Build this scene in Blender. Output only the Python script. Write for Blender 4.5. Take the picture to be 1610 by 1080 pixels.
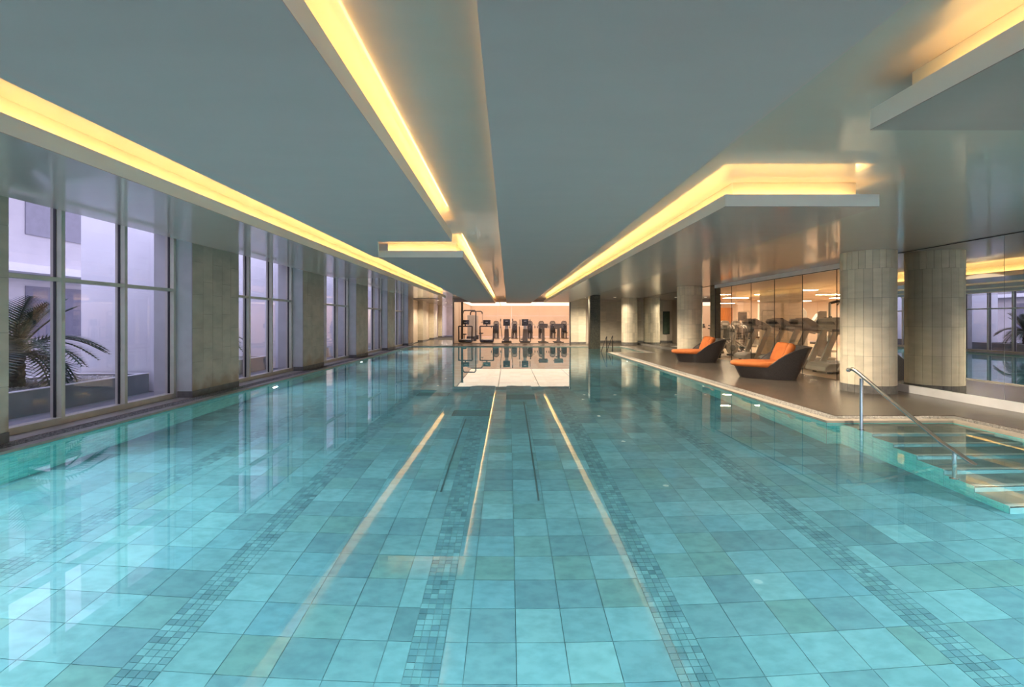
import bpy, math, random
from mathutils import Vector, Matrix
R = math.radians
random.seed(7)
SC = bpy.context.scene
COL = SC.collection
for o in list(bpy.data.objects):
    bpy.data.objects.remove(o)

# ------------------------------------------------------------------ camera, sky, exposure
cam = bpy.data.cameras.new('camera')
cam.sensor_fit = 'HORIZONTAL'; cam.sensor_width = 36.0
cam.lens = 760.0 / 1610.0 * 36.0
cam.shift_x = 6.0 / 1610.0; cam.shift_y = -35.0 / 1610.0
cam.clip_start = 0.05; cam.clip_end = 300
camo = bpy.data.objects.new('camera', cam); COL.objects.link(camo)
camo.location = (0, 0, 1.37); camo.rotation_euler = (R(90), 0, 0)
SC.camera = camo

SC.view_settings.view_transform = 'Standard'
SC.view_settings.look = 'None'
SC.view_settings.gamma = 1.0
SC.view_settings.use_curve_mapping = False
SC.view_settings.exposure = 0.62
SC.cycles.use_denoising = True
SC.cycles.max_bounces = 12
SC.cycles.diffuse_bounces = 5
SC.cycles.glossy_bounces = 6
SC.cycles.transmission_bounces = 10
SC.cycles.transparent_max_bounces = 24
SC.cycles.sample_clamp_indirect = 6.0

SKY = 2.75
w = bpy.data.worlds.new('dusk_sky'); SC.world = w
w.use_nodes = True
nt = w.node_tree
bg = nt.nodes['Background']
tc = nt.nodes.new('ShaderNodeTexCoord'); sp = nt.nodes.new('ShaderNodeSeparateXYZ')
rp = nt.nodes.new('ShaderNodeValToRGB')
nt.links.new(tc.outputs['Generated'], sp.inputs[0]); nt.links.new(sp.outputs['Z'], rp.inputs[0])
rp.color_ramp.elements[0].position = 0.0; rp.color_ramp.elements[0].color = (0.66, 0.60, 0.78, 1)
rp.color_ramp.elements[1].position = 0.8; rp.color_ramp.elements[1].color = (0.46, 0.47, 0.74, 1)
nt.links.new(rp.outputs[0], bg.inputs[0]); bg.inputs[1].default_value = SKY

COVE = 11.0          # cove light strips
POOLW = 190.0        # watt per underwater lamp
GYM = 46.0            # gym ceiling lights
BACKGYM = 1.0

# ------------------------------------------------------------------ levels and plan
ZC = 2.72            # base ceiling
ZP = 2.456           # hung ceiling panels
ZW = -0.035          # water surface
ZF = -1.265          # pool floor
XL, XR = -5.3, 4.38  # pool sides
XPIER, XWIN = -5.66, -5.96
XM = 7.72            # mirror and glass wall
YB = 29.3            # back wall
PER = 4.68

# ------------------------------------------------------------------ materials
def col4(c): return (c[0], c[1], c[2], 1.0)
def newmat(name):
    m = bpy.data.materials.new(name); m.use_nodes = True
    return m, m.node_tree.nodes, m.node_tree.links, m.node_tree.nodes['Principled BSDF']

def mat(name, c, rough=0.5, metal=0.0, c2=None, scale=6.0, stretch=(1, 1, 1), rnd=0.0, bump=0.0,
        spec=0.5, coat=0.0, coatr=0.05, island=False, detail=4.0, palette=None, bscale=None, contrast=(0.35, 0.65)):
    m, n, l, b = newmat(name)
    b.inputs['Roughness'].default_value = rough
    b.inputs['Metallic'].default_value = metal
    b.inputs['Specular IOR Level'].default_value = spec
    b.inputs['Coat Weight'].default_value = coat
    b.inputs['Coat Roughness'].default_value = coatr
    b.inputs['Coat IOR'].default_value = 1.6
    g = n.new('ShaderNodeNewGeometry'); mp = n.new('ShaderNodeMapping')
    l.new(g.outputs['Position'], mp.inputs['Vector'])
    mp.inputs['Scale'].default_value = stretch
    nz = n.new('ShaderNodeTexNoise'); nz.inputs['Scale'].default_value = scale
    nz.inputs['Detail'].default_value = detail
    l.new(mp.outputs[0], nz.inputs['Vector'])
    rm = n.new('ShaderNodeValToRGB')
    rm.color_ramp.elements[0].position = contrast[0]; rm.color_ramp.elements[1].position = contrast[1]
    l.new(nz.outputs['Fac'], rm.inputs[0])
    c2 = c2 or tuple(x * 0.9 for x in c)
    if palette:
        src = None
        if island: src = g.outputs['Random Per Island']
        else:
            oi = n.new('ShaderNodeObjectInfo'); src = oi.outputs['Random']
        pr = n.new('ShaderNodeValToRGB'); pr.color_ramp.interpolation = 'LINEAR'
        els = pr.color_ramp.elements
        while len(els) < len(palette): els.new(0.5)
        for i, pc in enumerate(palette):
            els[i].position = i / (len(palette) - 1); els[i].color = col4(pc)
        l.new(src, pr.inputs[0])
        mx = n.new('ShaderNodeMix'); mx.data_type = 'RGBA'; mx.blend_type = 'MULTIPLY'
        mx.inputs[0].default_value = 1.0
        rm.color_ramp.elements[0].color = col4(c); rm.color_ramp.elements[1].color = (1, 1, 1, 1)
        l.new(pr.outputs[0], mx.inputs[6]); l.new(rm.outputs[0], mx.inputs[7])
        l.new(mx.outputs[2], b.inputs['Base Color'])
    else:
        rm.color_ramp.elements[0].color = col4(c2); rm.color_ramp.elements[1].color = col4(c)
        out = rm.outputs[0]
        if rnd > 0:
            hs = n.new('ShaderNodeHueSaturation'); mr = n.new('ShaderNodeMapRange')
            if island: src = g.outputs['Random Per Island']
            else:
                oi = n.new('ShaderNodeObjectInfo'); src = oi.outputs['Random']
            mr.inputs[3].default_value = 1 - rnd; mr.inputs[4].default_value = 1 + rnd
            l.new(src, mr.inputs[0]); l.new(mr.outputs[0], hs.inputs['Value'])
            l.new(out, hs.inputs['Color']); out = hs.outputs[0]
        l.new(out, b.inputs['Base Color'])
    if bump > 0:
        bn = n.new('ShaderNodeBump'); bn.inputs['Strength'].default_value = bump
        bn.inputs['Distance'].default_value = 0.01
        src = nz.outputs['Fac']
        if bscale:
            n2 = n.new('ShaderNodeTexNoise'); n2.inputs['Scale'].default_value = bscale
            l.new(mp.outputs[0], n2.inputs['Vector']); src = n2.outputs['Fac']
        l.new(src, bn.inputs['Height']); l.new(bn.outputs[0], b.inputs['Normal'])
    return m

def emat(name, c, s):
    m, n, l, b = newmat(name)
    b.inputs['Base Color'].default_value = col4(c)
    b.inputs['Emission Color'].default_value = col4(c)
    b.inputs['Emission Strength'].default_value = s
    return m

def glassmat(name, tint, ior=1.5, gloss=(1, 1, 1), haze=0.0):
    # thin pane: what is not reflected passes straight through
    m = bpy.data.materials.new(name); m.use_nodes = True
    n, l = m.node_tree.nodes, m.node_tree.links
    n.remove(n['Principled BSDF'])
    o = n['Material Output']
    t = n.new('ShaderNodeBsdfTransparent'); t.inputs[0].default_value = col4(tint)
    g = n.new('ShaderNodeBsdfGlossy'); g.inputs['Roughness'].default_value = haze
    g.inputs[0].default_value = col4(gloss)
    f = n.new('ShaderNodeFresnel'); f.inputs[0].default_value = ior
    mx = n.new('ShaderNodeMixShader')
    ge = n.new('ShaderNodeNewGeometry'); mr = n.new('ShaderNodeMapRange')   # leaving the pane: inverse index
    mr.inputs[3].default_value = ior; mr.inputs[4].default_value = 1.0 / ior
    l.new(ge.outputs['Backfacing'], mr.inputs[0]); l.new(mr.outputs[0], f.inputs[0])
    l.new(f.outputs[0], mx.inputs[0]); l.new(t.outputs[0], mx.inputs[1]); l.new(g.outputs[0], mx.inputs[2])
    l.new(mx.outputs[0], o.inputs[0])
    return m

M = {}
M['ceil'] = mat('satin_ceiling', (0.46, 0.40, 0.36), 0.30, c2=(0.44, 0.385, 0.345), scale=1.5, coat=0.7, coatr=0.07, bump=0.05, bscale=4, stretch=(1, 3, 1))
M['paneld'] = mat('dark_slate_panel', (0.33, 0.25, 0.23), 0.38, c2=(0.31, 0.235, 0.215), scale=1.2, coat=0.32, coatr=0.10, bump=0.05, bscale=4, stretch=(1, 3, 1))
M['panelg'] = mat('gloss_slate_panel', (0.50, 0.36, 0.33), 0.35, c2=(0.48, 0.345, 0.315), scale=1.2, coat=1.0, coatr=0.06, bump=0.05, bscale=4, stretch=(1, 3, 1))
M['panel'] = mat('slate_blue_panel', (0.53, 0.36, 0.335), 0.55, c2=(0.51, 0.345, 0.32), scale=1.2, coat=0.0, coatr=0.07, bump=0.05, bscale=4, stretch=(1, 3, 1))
M['lip'] = mat('cream_paint', (0.86, 0.78, 0.70), 0.5, c2=(0.84, 0.76, 0.68), scale=3)
M['core'] = mat('warm_white_paint', (0.74, 0.68, 0.56), 0.6, scale=3)
M['strip_dim'] = emat('dim_cove_light', (1.0, 0.70, 0.27), COVE * 0.22)
M['strip'] = emat('warm_cove_light', (1.0, 0.70, 0.27), COVE)
M['stone'] = mat('travertine', (0.68, 0.60, 0.46), 0.55, c2=(0.60, 0.53, 0.40), scale=3, stretch=(1, 1, 3), rnd=0.13, bump=0.06)
M['pierstone'] = mat('pier_limestone', (0.50, 0.40, 0.31), 0.55, c2=(0.40, 0.325, 0.25), scale=2.2, stretch=(1, 1, 2), rnd=0.05, bump=0.05)
def stain(m):
    # brown damp marks creeping up from the foot of the piers
    n, l = m.node_tree.nodes, m.node_tree.links; b = n['Principled BSDF']
    src = b.inputs['Base Color'].links[0].from_socket
    g = n.new('ShaderNodeNewGeometry'); sp = n.new('ShaderNodeSeparateXYZ'); l.new(g.outputs['Position'], sp.inputs[0])
    mr = n.new('ShaderNodeMapRange'); mr.inputs[1].default_value = 0.1; mr.inputs[2].default_value = 0.75
    mr.inputs[3].default_value = 0.32; mr.inputs[4].default_value = -0.25
    l.new(sp.outputs['Z'], mr.inputs[0])
    nz = n.new('ShaderNodeTexNoise'); nz.inputs['Scale'].default_value = 2.3; nz.inputs['Detail'].default_value = 5
    l.new(g.outputs['Position'], nz.inputs['Vector'])
    ad = n.new('ShaderNodeMath'); ad.operation = 'ADD'; l.new(nz.outputs['Fac'], ad.inputs[0]); l.new(mr.outputs[0], ad.inputs[1])
    st = n.new('ShaderNodeMapRange'); st.inputs[1].default_value = 0.62; st.inputs[2].default_value = 0.80; st.inputs[4].default_value = 0.55
    l.new(ad.outputs[0], st.inputs[0])
    mx = n.new('ShaderNodeMix'); mx.data_type = 'RGBA'; l.new(st.outputs[0], mx.inputs[0]); l.new(src, mx.inputs[6])
    mx.inputs[7].default_value = (0.30, 0.19, 0.09, 1); l.new(mx.outputs[2], b.inputs['Base Color'])
stain(M['pierstone'])
M['grout'] = mat('dark_grout', (0.16, 0.15, 0.12), 0.8)
M['skirt'] = mat('grey_skirting_stone', (0.17, 0.16, 0.145), 0.5, c2=(0.11, 0.105, 0.095), scale=8, rnd=0.1)
M['jamb'] = mat('grey_plaster', (0.55, 0.53, 0.52), 0.7, scale=4)
M['wallpaint'] = mat('cream_wall_paint', (0.68, 0.58, 0.48), 0.6, scale=2)
M['white'] = mat('white_paint', (0.72, 0.72, 0.74), 0.5, scale=3)
M['frame'] = mat('champagne_aluminium', (0.60, 0.55, 0.45), 0.42, metal=0.1, scale=6)
M['deck'] = mat('dark_wood_look_tile', (0.115, 0.095, 0.078), 0.26, c2=(0.042, 0.036, 0.031), scale=2.2, stretch=(0.7, 12, 1), rnd=0.12, bump=0.05, spec=0.5, contrast=(0.3, 0.7))
M['slab'] = mat('dark_mortar', (0.05, 0.047, 0.043), 0.8)
M['coping'] = mat('beige_coping_stone', (0.33, 0.285, 0.235), 0.45, c2=(0.28, 0.245, 0.20), scale=8, rnd=0.06)
M['pebble'] = mat('speckled_pebble', (0.27, 0.25, 0.23), 0.6, c2=(0.14, 0.13, 0.12), scale=40, island=True, rnd=0.35)
M['pebblebed'] = mat('pebble_bed', (0.2, 0.19, 0.18), 0.8, scale=30)
TP = [(0.15, 0.37, 0.42), (0.22, 0.53, 0.60), (0.115, 0.29, 0.34), (0.20, 0.50, 0.58), (0.155, 0.365, 0.37), (0.15, 0.40, 0.49), (0.235, 0.545, 0.60), (0.13, 0.32, 0.385), (0.19, 0.47, 0.53)]
M['tile'] = mat('slate_pool_tile', (0.74, 0.78, 0.79), 0.4, palette=TP, scale=9.0, detail=10, contrast=(0.32, 0.62), stretch=(1, 1.6, 1))
M['tile_i'] = mat('slate_pool_tile_far', (0.74, 0.78, 0.79), 0.4, palette=TP, island=True, scale=9.0, detail=10, contrast=(0.32, 0.62), stretch=(1, 1.6, 1))
M['mosaic'] = mat('floor_mosaic', (0.7, 0.75, 0.76), 0.4, palette=[(0.09, 0.25, 0.30), (0.14, 0.36, 0.42), (0.21, 0.50, 0.56), (0.12, 0.31, 0.38), (0.17, 0.42, 0.46)], island=True, scale=7)
M['wallmosaic'] = mat('teal_wall_mosaic', (0.75, 0.8, 0.8), 0.35, palette=[(0.05, 0.40, 0.37), (0.10, 0.52, 0.47), (0.17, 0.60, 0.53), (0.07, 0.45, 0.46), (0.20, 0.58, 0.54)], island=True, scale=6)
M['poolgrout'] = mat('pool_grout', (0.12, 0.28, 0.30), 0.7)
M['lane'] = mat('pale_lane_tile', (0.45, 0.66, 0.62), 0.4, scale=6)
M['darkteal'] = mat('dark_teal', (0.05, 0.13, 0.14), 0.5)
M['treadstone'] = mat('step_stone', (0.30, 0.36, 0.33), 0.4, c2=(0.20, 0.26, 0.245), scale=5, rnd=0.1)
M['nosing'] = mat('pale_nosing', (0.62, 0.68, 0.62), 0.4, rnd=0.1)
M['steel'] = mat('polished_steel', (0.82, 0.81, 0.78), 0.14, metal=1.0, scale=5)
M['darksteel'] = mat('dark_steel', (0.09, 0.085, 0.08), 0.3, metal=0.8)
M['wicker'] = mat('dark_brown_wicker', (0.060, 0.050, 0.047), 0.45, c2=(0.018, 0.015, 0.014), scale=60, stretch=(1, 1, 3), bump=0.8)
M['orange'] = mat('orange_canvas', (0.46, 0.125, 0.022), 0.85, c2=(0.40, 0.105, 0.018), scale=8, bump=0.15)
M['granite'] = mat('green_black_mosaic', (0.075, 0.075, 0.045), 0.4, c2=(0.035, 0.036, 0.025), scale=40, island=True, rnd=0.45)
M['black'] = mat('black_plastic', (0.018, 0.018, 0.018), 0.4)
M['dgrey'] = mat('charcoal_plastic', (0.03, 0.03, 0.029), 0.45)
M['mgrey'] = mat('warm_grey_plastic', (0.30, 0.28, 0.25), 0.4)
M['silver'] = mat('silver_paint', (0.50, 0.48, 0.43), 0.35, metal=0.4)
M['lgrey'] = mat('light_grey_shroud', (0.50, 0.47, 0.44), 0.5)
M['taupe'] = mat('taupe_shroud', (0.19, 0.16, 0.14), 0.5)
M['wood'] = mat('orange_wood_panel', (0.60, 0.20, 0.035), 0.4, c2=(0.42, 0.13, 0.02), scale=4, stretch=(6, 6, 0.6), rnd=0.12)
M['gymfloor'] = mat('pale_gym_floor', (0.58, 0.44, 0.32), 0.35, c2=(0.52, 0.39, 0.28), scale=2, stretch=(1, 6, 1), rnd=0.06)
M['gymwall'] = mat('peach_gym_wall', (0.76, 0.62, 0.51), 0.55, c2=(0.72, 0.585, 0.48), scale=1.5, rnd=0.02)
M['gymceil'] = mat('gym_ceiling_paint', (0.66, 0.50, 0.36), 0.45, scale=2)
M['gymlight'] = emat('gym_light_panel', (1.0, 0.82, 0.58), GYM)
M['bglight'] = emat('back_gym_light_panel', (1.0, 0.82, 0.65), BACKGYM)
M['blueball'] = mat('blue_helmet_plastic', (0.03, 0.12, 0.35), 0.4)
M['screen'] = mat('dark_screen', (0.012, 0.012, 0.014), 0.15)
M['print'] = mat('white_print', (0.7, 0.7, 0.7), 0.5)
M['palmleaf'] = mat('palm_leaf', (0.055, 0.095, 0.05), 0.5, c2=(0.03, 0.055, 0.035), scale=6, rnd=0.25)
M['palmtrunk'] = mat('palm_trunk', (0.07, 0.06, 0.06), 0.9, c2=(0.025, 0.022, 0.025), scale=18, bump=0.8)
M['concrete'] = mat('grey_concrete', (0.30, 0.31, 0.31), 0.7, c2=(0.26, 0.27, 0.27), scale=3)
M['pave'] = mat('terrace_paving', (0.28, 0.28, 0.29), 0.6, rnd=0.06)
M['extwhite'] = mat('white_render', (0.80, 0.79, 0.80), 0.75, c2=(0.76, 0.75, 0.77), scale=1.5)
M['extgrey'] = mat('grey_render', (0.55, 0.53, 0.54), 0.75, c2=(0.50, 0.48, 0.50), scale=1.5)
M['extdark'] = mat('dark_window_glass', (0.22, 0.22, 0.27), 0.12)
M['gravel'] = mat('white_gravel', (0.55, 0.54, 0.53), 0.8, c2=(0.3, 0.3, 0.3), scale=30, island=True, rnd=0.3)
M['winglass'] = glassmat('window_glass', (0.93, 0.93, 0.95), 1.45)
M['arglass'] = glassmat('antireflective_glass', (0.97, 0.97, 0.96), 1.18)
M['gymglass'] = glassmat('gym_glass', (0.95, 0.96, 0.94), 1.45)
def mirrormat():
    m, n, l, b = newmat('mirror_silver')
    b.inputs['Base Color'].default_value = (0.80, 0.82, 0.80, 1); b.inputs['Metallic'].default_value = 1.0
    b.inputs['Roughness'].default_value = 0.0
    return m
M['mirror'] = mirrormat()
def watermat():
    m = bpy.data.materials.new('pool_water'); m.use_nodes = True
    n, l = m.node_tree.nodes, m.node_tree.links
    n.remove(n['Principled BSDF']); o = n['Material Output']
    g = n.new('ShaderNodeBsdfGlass'); g.inputs['IOR'].default_value = 1.333
    g.inputs['Roughness'].default_value = 0.0
    g.inputs['Color'].default_value = (0.96, 1.0, 1.0, 1)
    ge = n.new('ShaderNodeNewGeometry'); mp = n.new('ShaderNodeMapping')
    mp.inputs['Scale'].default_value = (1.0, 0.5, 1.0)
    nz = n.new('ShaderNodeTexNoise'); nz.inputs['Scale'].default_value = 1.6; nz.inputs['Detail'].default_value = 2
    bp = n.new('ShaderNodeBump'); bp.inputs['Strength'].default_value = 0.03; bp.inputs['Distance'].default_value = 0.02
    l.new(ge.outputs['Position'], mp.inputs['Vector']); l.new(mp.outputs[0], nz.inputs['Vector'])
    l.new(nz.outputs['Fac'], bp.inputs['Height']); l.new(bp.outputs[0], g.inputs['Normal'])
    l.new(g.outputs[0], o.inputs[0])
    return m
M['water'] = watermat()

# ------------------------------------------------------------------ mesh helpers
class MB:
    def __init__(s): s.v = []; s.f = []
    def quad(s, a, b, c, d):
        i = len(s.v); s.v += [a, b, c, d]; s.f.append((i, i + 1, i + 2, i + 3)); return s
    def box(s, x0, x1, y0, y1, z0, z1):
        i = len(s.v)
        s.v += [(x0, y0, z0), (x1, y0, z0), (x1, y1, z0), (x0, y1, z0), (x0, y0, z1), (x1, y0, z1), (x1, y1, z1), (x0, y1, z1)]
        for q in ((3, 2, 1, 0), (4, 5, 6, 7), (0, 1, 5, 4), (1, 2, 6, 5), (2, 3, 7, 6), (3, 0, 4, 7)):
            s.f.append(tuple(i + k for k in q))
        return s
    def prism(s, pts, z0, z1, axis='z'):
        # closed polygon (counter-clockwise) swept along an axis
        n = len(pts); i = len(s.v)
        def P(p, t):
            if axis == 'z': return (p[0], p[1], t)
            if axis == 'y': return (p[0], t, p[1])
            return (t, p[0], p[1])
        s.v += [P(p, z0) for p in pts] + [P(p, z1) for p in pts]
        fs = [tuple(range(i + n - 1, i - 1, -1)), tuple(range(i + n, i + 2 * n))]
        for k in range(n):
            k2 = (k + 1) % n
            fs.append((i + k, i + k2, i + n + k2, i + n + k))
        if axis == 'y': fs = [tuple(reversed(q)) for q in fs]
        s.f += fs
        return s
    def ring_loft(s, rings, cap=True):
        n = len(rings[0]); i = len(s.v)
        for r in rings: s.v += [tuple(p) for p in r]
        for a in range(len(rings) - 1):
            for k in range(n):
                k2 = (k + 1) % n
                s.f.append((i + a * n + k, i + a * n + k2, i + (a + 1) * n + k2, i + (a + 1) * n + k))
        if cap:
            s.f.append(tuple(range(i + n - 1, i - 1, -1)))
            e = i + (len(rings) - 1) * n
            s.f.append(tuple(range(e, e + n)))
        return s
    def tube(s, path, r, n=8, cap=True):
        path = [Vector(p) for p in path]; rings = []
        rs = r if isinstance(r, (list, tuple)) else [r] * len(path)
        up = None
        for k, p in enumerate(path):
            if k == 0: d = path[1] - p
            elif k == len(path) - 1: d = p - path[k - 1]
            else: d = (path[k + 1] - p).normalized() + (p - path[k - 1]).normalized()
            d.normalize()
            if up is None:
                up = Vector((0, 0, 1)) if abs(d.z) < 0.9 else Vector((1, 0, 0))
            a = d.cross(up); 
            if a.length < 1e-4: a = d.cross(Vector((0, 1, 0)))
            a.normalize(); b = a.cross(d); b.normalize(); up = b
            rings.append([p + (a * math.cos(t) + b * math.sin(t)) * rs[k] for t in [2 * math.pi * j / n for j in range(n)]])
        rings = [[tuple(q) for q in reversed(rg)] for rg in rings]
        return s.ring_loft(rings, cap)
    def lathe(s, prof, n=20, c=(0, 0, 0)):
        rings = [[(c[0] + r * math.cos(2 * math.pi * j / n), c[1] + r * math.sin(2 * math.pi * j / n), c[2] + z) for j in range(n)] for r, z in prof]
        return s.ring_loft(rings)
    def disc_y(s, c, r, t, n=20):
        return s.tube([(c[0], c[1] - t / 2, c[2]), (c[0], c[1] + t / 2, c[2])], r, n)
    def disc_x(s, c, r, t, n=20):
        return s.tube([(c[0] - t / 2, c[1], c[2]), (c[0] + t / 2, c[1], c[2])], r, n)
    def mesh(s, name, smooth=False):
        me = bpy.data.meshes.new(name); me.from_pydata(s.v, [], s.f); me.update()
        if smooth:
            me.polygons.foreach_set('use_smooth', [True] * len(me.polygons))
        return me
    def build(s, name, m, parent=None, loc=(0, 0, 0), rz=0.0, smooth=False, bevel=0.0, kind=None, auto=None):
        me = s.mesh(name, smooth); me.materials.append(m if not isinstance(m, str) else M[m])
        if smooth and auto:
            me.set_sharp_from_angle(angle=R(auto))
        return put(name, me, parent, loc, rz, bevel, kind)

def put(name, me, parent=None, loc=(0, 0, 0), rz=0.0, bevel=0.0, kind=None):
    o = bpy.data.objects.new(name, me); COL.objects.link(o)
    o.location = loc; o.rotation_euler = (0, 0, rz)
    if parent is not None: o.parent = parent
    if bevel:
        b = o.modifiers.new('bevel', 'BEVEL'); b.width = bevel; b.segments = 2; b.limit_method = 'ANGLE'
    if kind: o['kind'] = kind
    return o

def empty(name, loc=(0, 0, 0), rz=0.0):
    o = bpy.data.objects.new(name, None); COL.objects.link(o)
    o.location = loc; o.rotation_euler = (0, 0, rz); o.empty_display_size = 0.1
    return o

def tag(o, label, cat, group=None, kind=None):
    o['label'] = label; o['category'] = cat
    if group: o['group'] = group
    if kind: o['kind'] = kind
    return o

def copy_tree(o, parent=None):
    c = o.copy(); COL.objects.link(c); c.parent = parent
    for ch in list(o.children): copy_tree(ch, c)
    return c

def dup(o, loc, rz, label, group=None):
    c = copy_tree(o); c.location = loc; c.rotation_euler = (0, 0, rz); c['label'] = label
    if group: c['group'] = group
    return c

# ================================================================== POOL BASIN AND DECK
OUT = [(XL, 0.9), (XR, 0.9), (XR, 1.6), (6.12, 1.6), (6.12, 6.65), (XR, 6.65), (XR, 21.3), (6.12, 21.3), (6.12, 26.5), (XL, 26.5)]
def offset(poly, d):
    n = len(poly); res = []
    for i in range(n):
        p0, p1, p2 = Vector(poly[i - 1]), Vector(poly[i]), Vector(poly[(i + 1) % n])
        a = (p1 - p0).normalized(); b = (p2 - p1).normalized()
        na = Vector((a.y, -a.x)); nb = Vector((b.y, -b.x))
        res.append(tuple(p1 + (na + nb) * d))
    return res

floor = empty('floor'); tag(floor, 'dark brown wood-look tiled pool deck around the water', 'floor', kind='structure')
slabmb = MB()
for x0, x1, y0, y1 in ((-6.4, 7.9, -5.2, 0.55), (4.7, 7.9, 0.55, 1.25), (6.45, 7.9, 1.25, 7.0), (4.7, 7.9, 7.0, 20.95), (6.45, 7.9, 20.95, 26.85),
                       (-6.4, 7.9, 26.85, 29.4), (-6.4, -5.62, 0.55, 26.85), (-6.4, -3.3, 29.4, 47.0)):
    slabmb.box(x0, x1, y0, y1, -0.25, -0.012)
slabmb.build('substrate', 'slab', floor)
in0 = OUT; in1 = offset(OUT, 0.13); in2 = offset(OUT, 0.37)
n = len(OUT)
def strip_pts(a, b, i):
    j = (i + 1) % n
    return [a[i], b[i], b[j], a[j]]
for i in range(n):
    a, b = in0, in1
    e0, e1 = Vector(a[i]), Vector(a[(i + 1) % n]); L = (e1 - e0).length
    q0, q1 = Vector(b[i]), Vector(b[(i + 1) % n])
    k = max(1, round(L / 1.2))
    for t in range(k):
        g0 = 0.0 if t == 0 else 0.0015 / L; g1 = 0.0 if t == k - 1 else 0.0015 / L
        t0, t1 = t / k + g0, (t + 1) / k - g1
        def lerp_on(A0, A1, B0, B1, t):
            # station along the inner edge, mitred only at the ends
            p = A0.lerp(A1, t)
            if t <= 1e-6: return p, B0
            if t >= 1 - 1e-6: return p, B1
            d = (A1 - A0).normalized(); nn = Vector((d.y, -d.x))
            return p, p + nn * 0.13
        p0, r0 = lerp_on(e0, e1, q0, q1, t0); p1, r1 = lerp_on(e0, e1, q0, q1, t1)
        MB().prism([tuple(p0), tuple(r0), tuple(r1), tuple(p1)], -0.028, 0.002).build('coping_stone', 'coping', floor)
# pebble strip: a bed and its stones
bed = MB()
for i in range(n): bed.prism(strip_pts(in1, in2, i), -0.10, -0.008)
bed.build('pebble_bed', 'pebblebed', floor)
peb = MB()
def pebble(x, y, r):
    i = len(peb.v); a0 = random.random() * 6.28
    sx = random.uniform(0.8, 1.25)
    peb.v += [(x + r * sx * math.cos(a0 + k * 1.0472), y + r / sx * math.sin(a0 + k * 1.0472), -0.009) for k in range(6)]
    peb.v.append((x, y, 0.001 + random.random() * 0.003))
    for k in range(6): peb.f.append((i + k, i + (k + 1) % 6, i + 6))
for i in range(n):
    p0, p1 = Vector(in1[i]), Vector(in1[(i + 1) % n]); d = (p1 - p0).normalized(); nn = Vector((d.y, -d.x)); L = (p1 - p0).length
    q0 = 0.0
    s = 0.0
    while s < L:
        t = 0.012
        while t < 0.235:
            P = p0 + d * (s + random.uniform(-0.006, 0.006)) + nn * (t + random.uniform(-0.005, 0.005))
            if P.y < 27 and not (P.y > 12 and random.random() < 0.35): pebble(P.x, P.y, random.uniform(0.0105, 0.0155))
            t += 0.026
        s += 0.026 if (p0 + d * s).y < 12 else 0.034
peb.build('pebbles', 'pebble', floor, kind='stuff')
# deck tiles
TL, TW = 1.2, 0.6
tile_mesh = {}
def deck_tiles(x0, x1, y0, y1):
    r = 0; y = y0
    while y < y1 - 0.02:
        ye = min(y + TW, y1)
        x = x0 - (TL / 2 if r % 2 else 0)
        while x < x1 - 0.02:
            a, b = max(x, x0), min(x + TL, x1)
            if b - a > 0.03:
                key = (round(b - a, 3), round(ye - y, 3))
                if key not in tile_mesh:
                    hx, hy = key[0] / 2 - 0.0015, key[1] / 2 - 0.0015
                    me = MB().box(-hx, hx, -hy, hy, -0.012, 0.0).mesh('deck_tile'); me.materials.append(M['deck'])
                    tile_mesh[key] = me
                put('deck_tile', tile_mesh[key], floor, ((a + b) / 2, (y + ye) / 2, 0))
            x += TL
        y += TW; r += 1
deck_tiles(XR + 0.37, XM - 0.02, 7.02, 20.93)
deck_tiles(6.49, XM - 0.02, 1.24, 7.02)
deck_tiles(6.49, XM - 0.02, 20.93, 26.87)
deck_tiles(XL - 0.37, XM - 0.02, 26.87, YB)
deck_tiles(XL - 0.37, XM - 0.02, -1.16, 0.53)
deck_tiles(XPIER, -3.3, YB, 35.3)
sill = MB(); sill.box(-6.1, XL - 0.37, 0.53, 26.87, -0.012, 0.001); sill.build('sill_strip', 'coping', floor)

# ---------------- basin
basin = empty('pool_basin'); tag(basin, 'tiled swimming pool basin under the clear water', 'pool', kind='structure')
bf = MB(); bf.box(XL - 0.2, 6.4, 0.7, 26.7, ZF - 0.2, ZF - 0.006); bf.build('basin_slab', 'poolgrout', basin)
wl = MB()
for i in range(n):
    o_ = offset(OUT, 0.13)
    wl.prism(strip_pts(OUT, o_, i), ZF - 0.05, -0.028)
wl.build('basin_wall', 'poolgrout', basin)
# wall mosaic: bricks of tile standing proud of the grout
wm = MB()
def mosaic_wall(p0, p1, z0, z1, tl=0.104, th=0.052):
    p0, p1 = Vector(p0), Vector(p1); d = (p1 - p0); L = d.length; d.normalize(); nn = Vector((-d.y, d.x))
    r = 0; z = z1
    while z > z0 + 0.01:
        s = -(tl / 2) * (r % 2)
        while s < L:
            a, b = max(s, 0) + 0.002, min(s + tl, L) - 0.002
            if b - a > 0.01:
                A = p0 + d * a + nn * 0.004; B = p0 + d * b + nn * 0.004
                zz0 = max(z - th, z0) + 0.002; zz1 = z - 0.002
                wm.quad((A.x, A.y, zz0), (B.x, B.y, zz0), (B.x, B.y, zz1), (A.x, A.y, zz1))
            s += tl
        z -= th; r += 1
for i in range(n): mosaic_wall(OUT[i], OUT[(i + 1) % n], ZF, -0.03)
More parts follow.
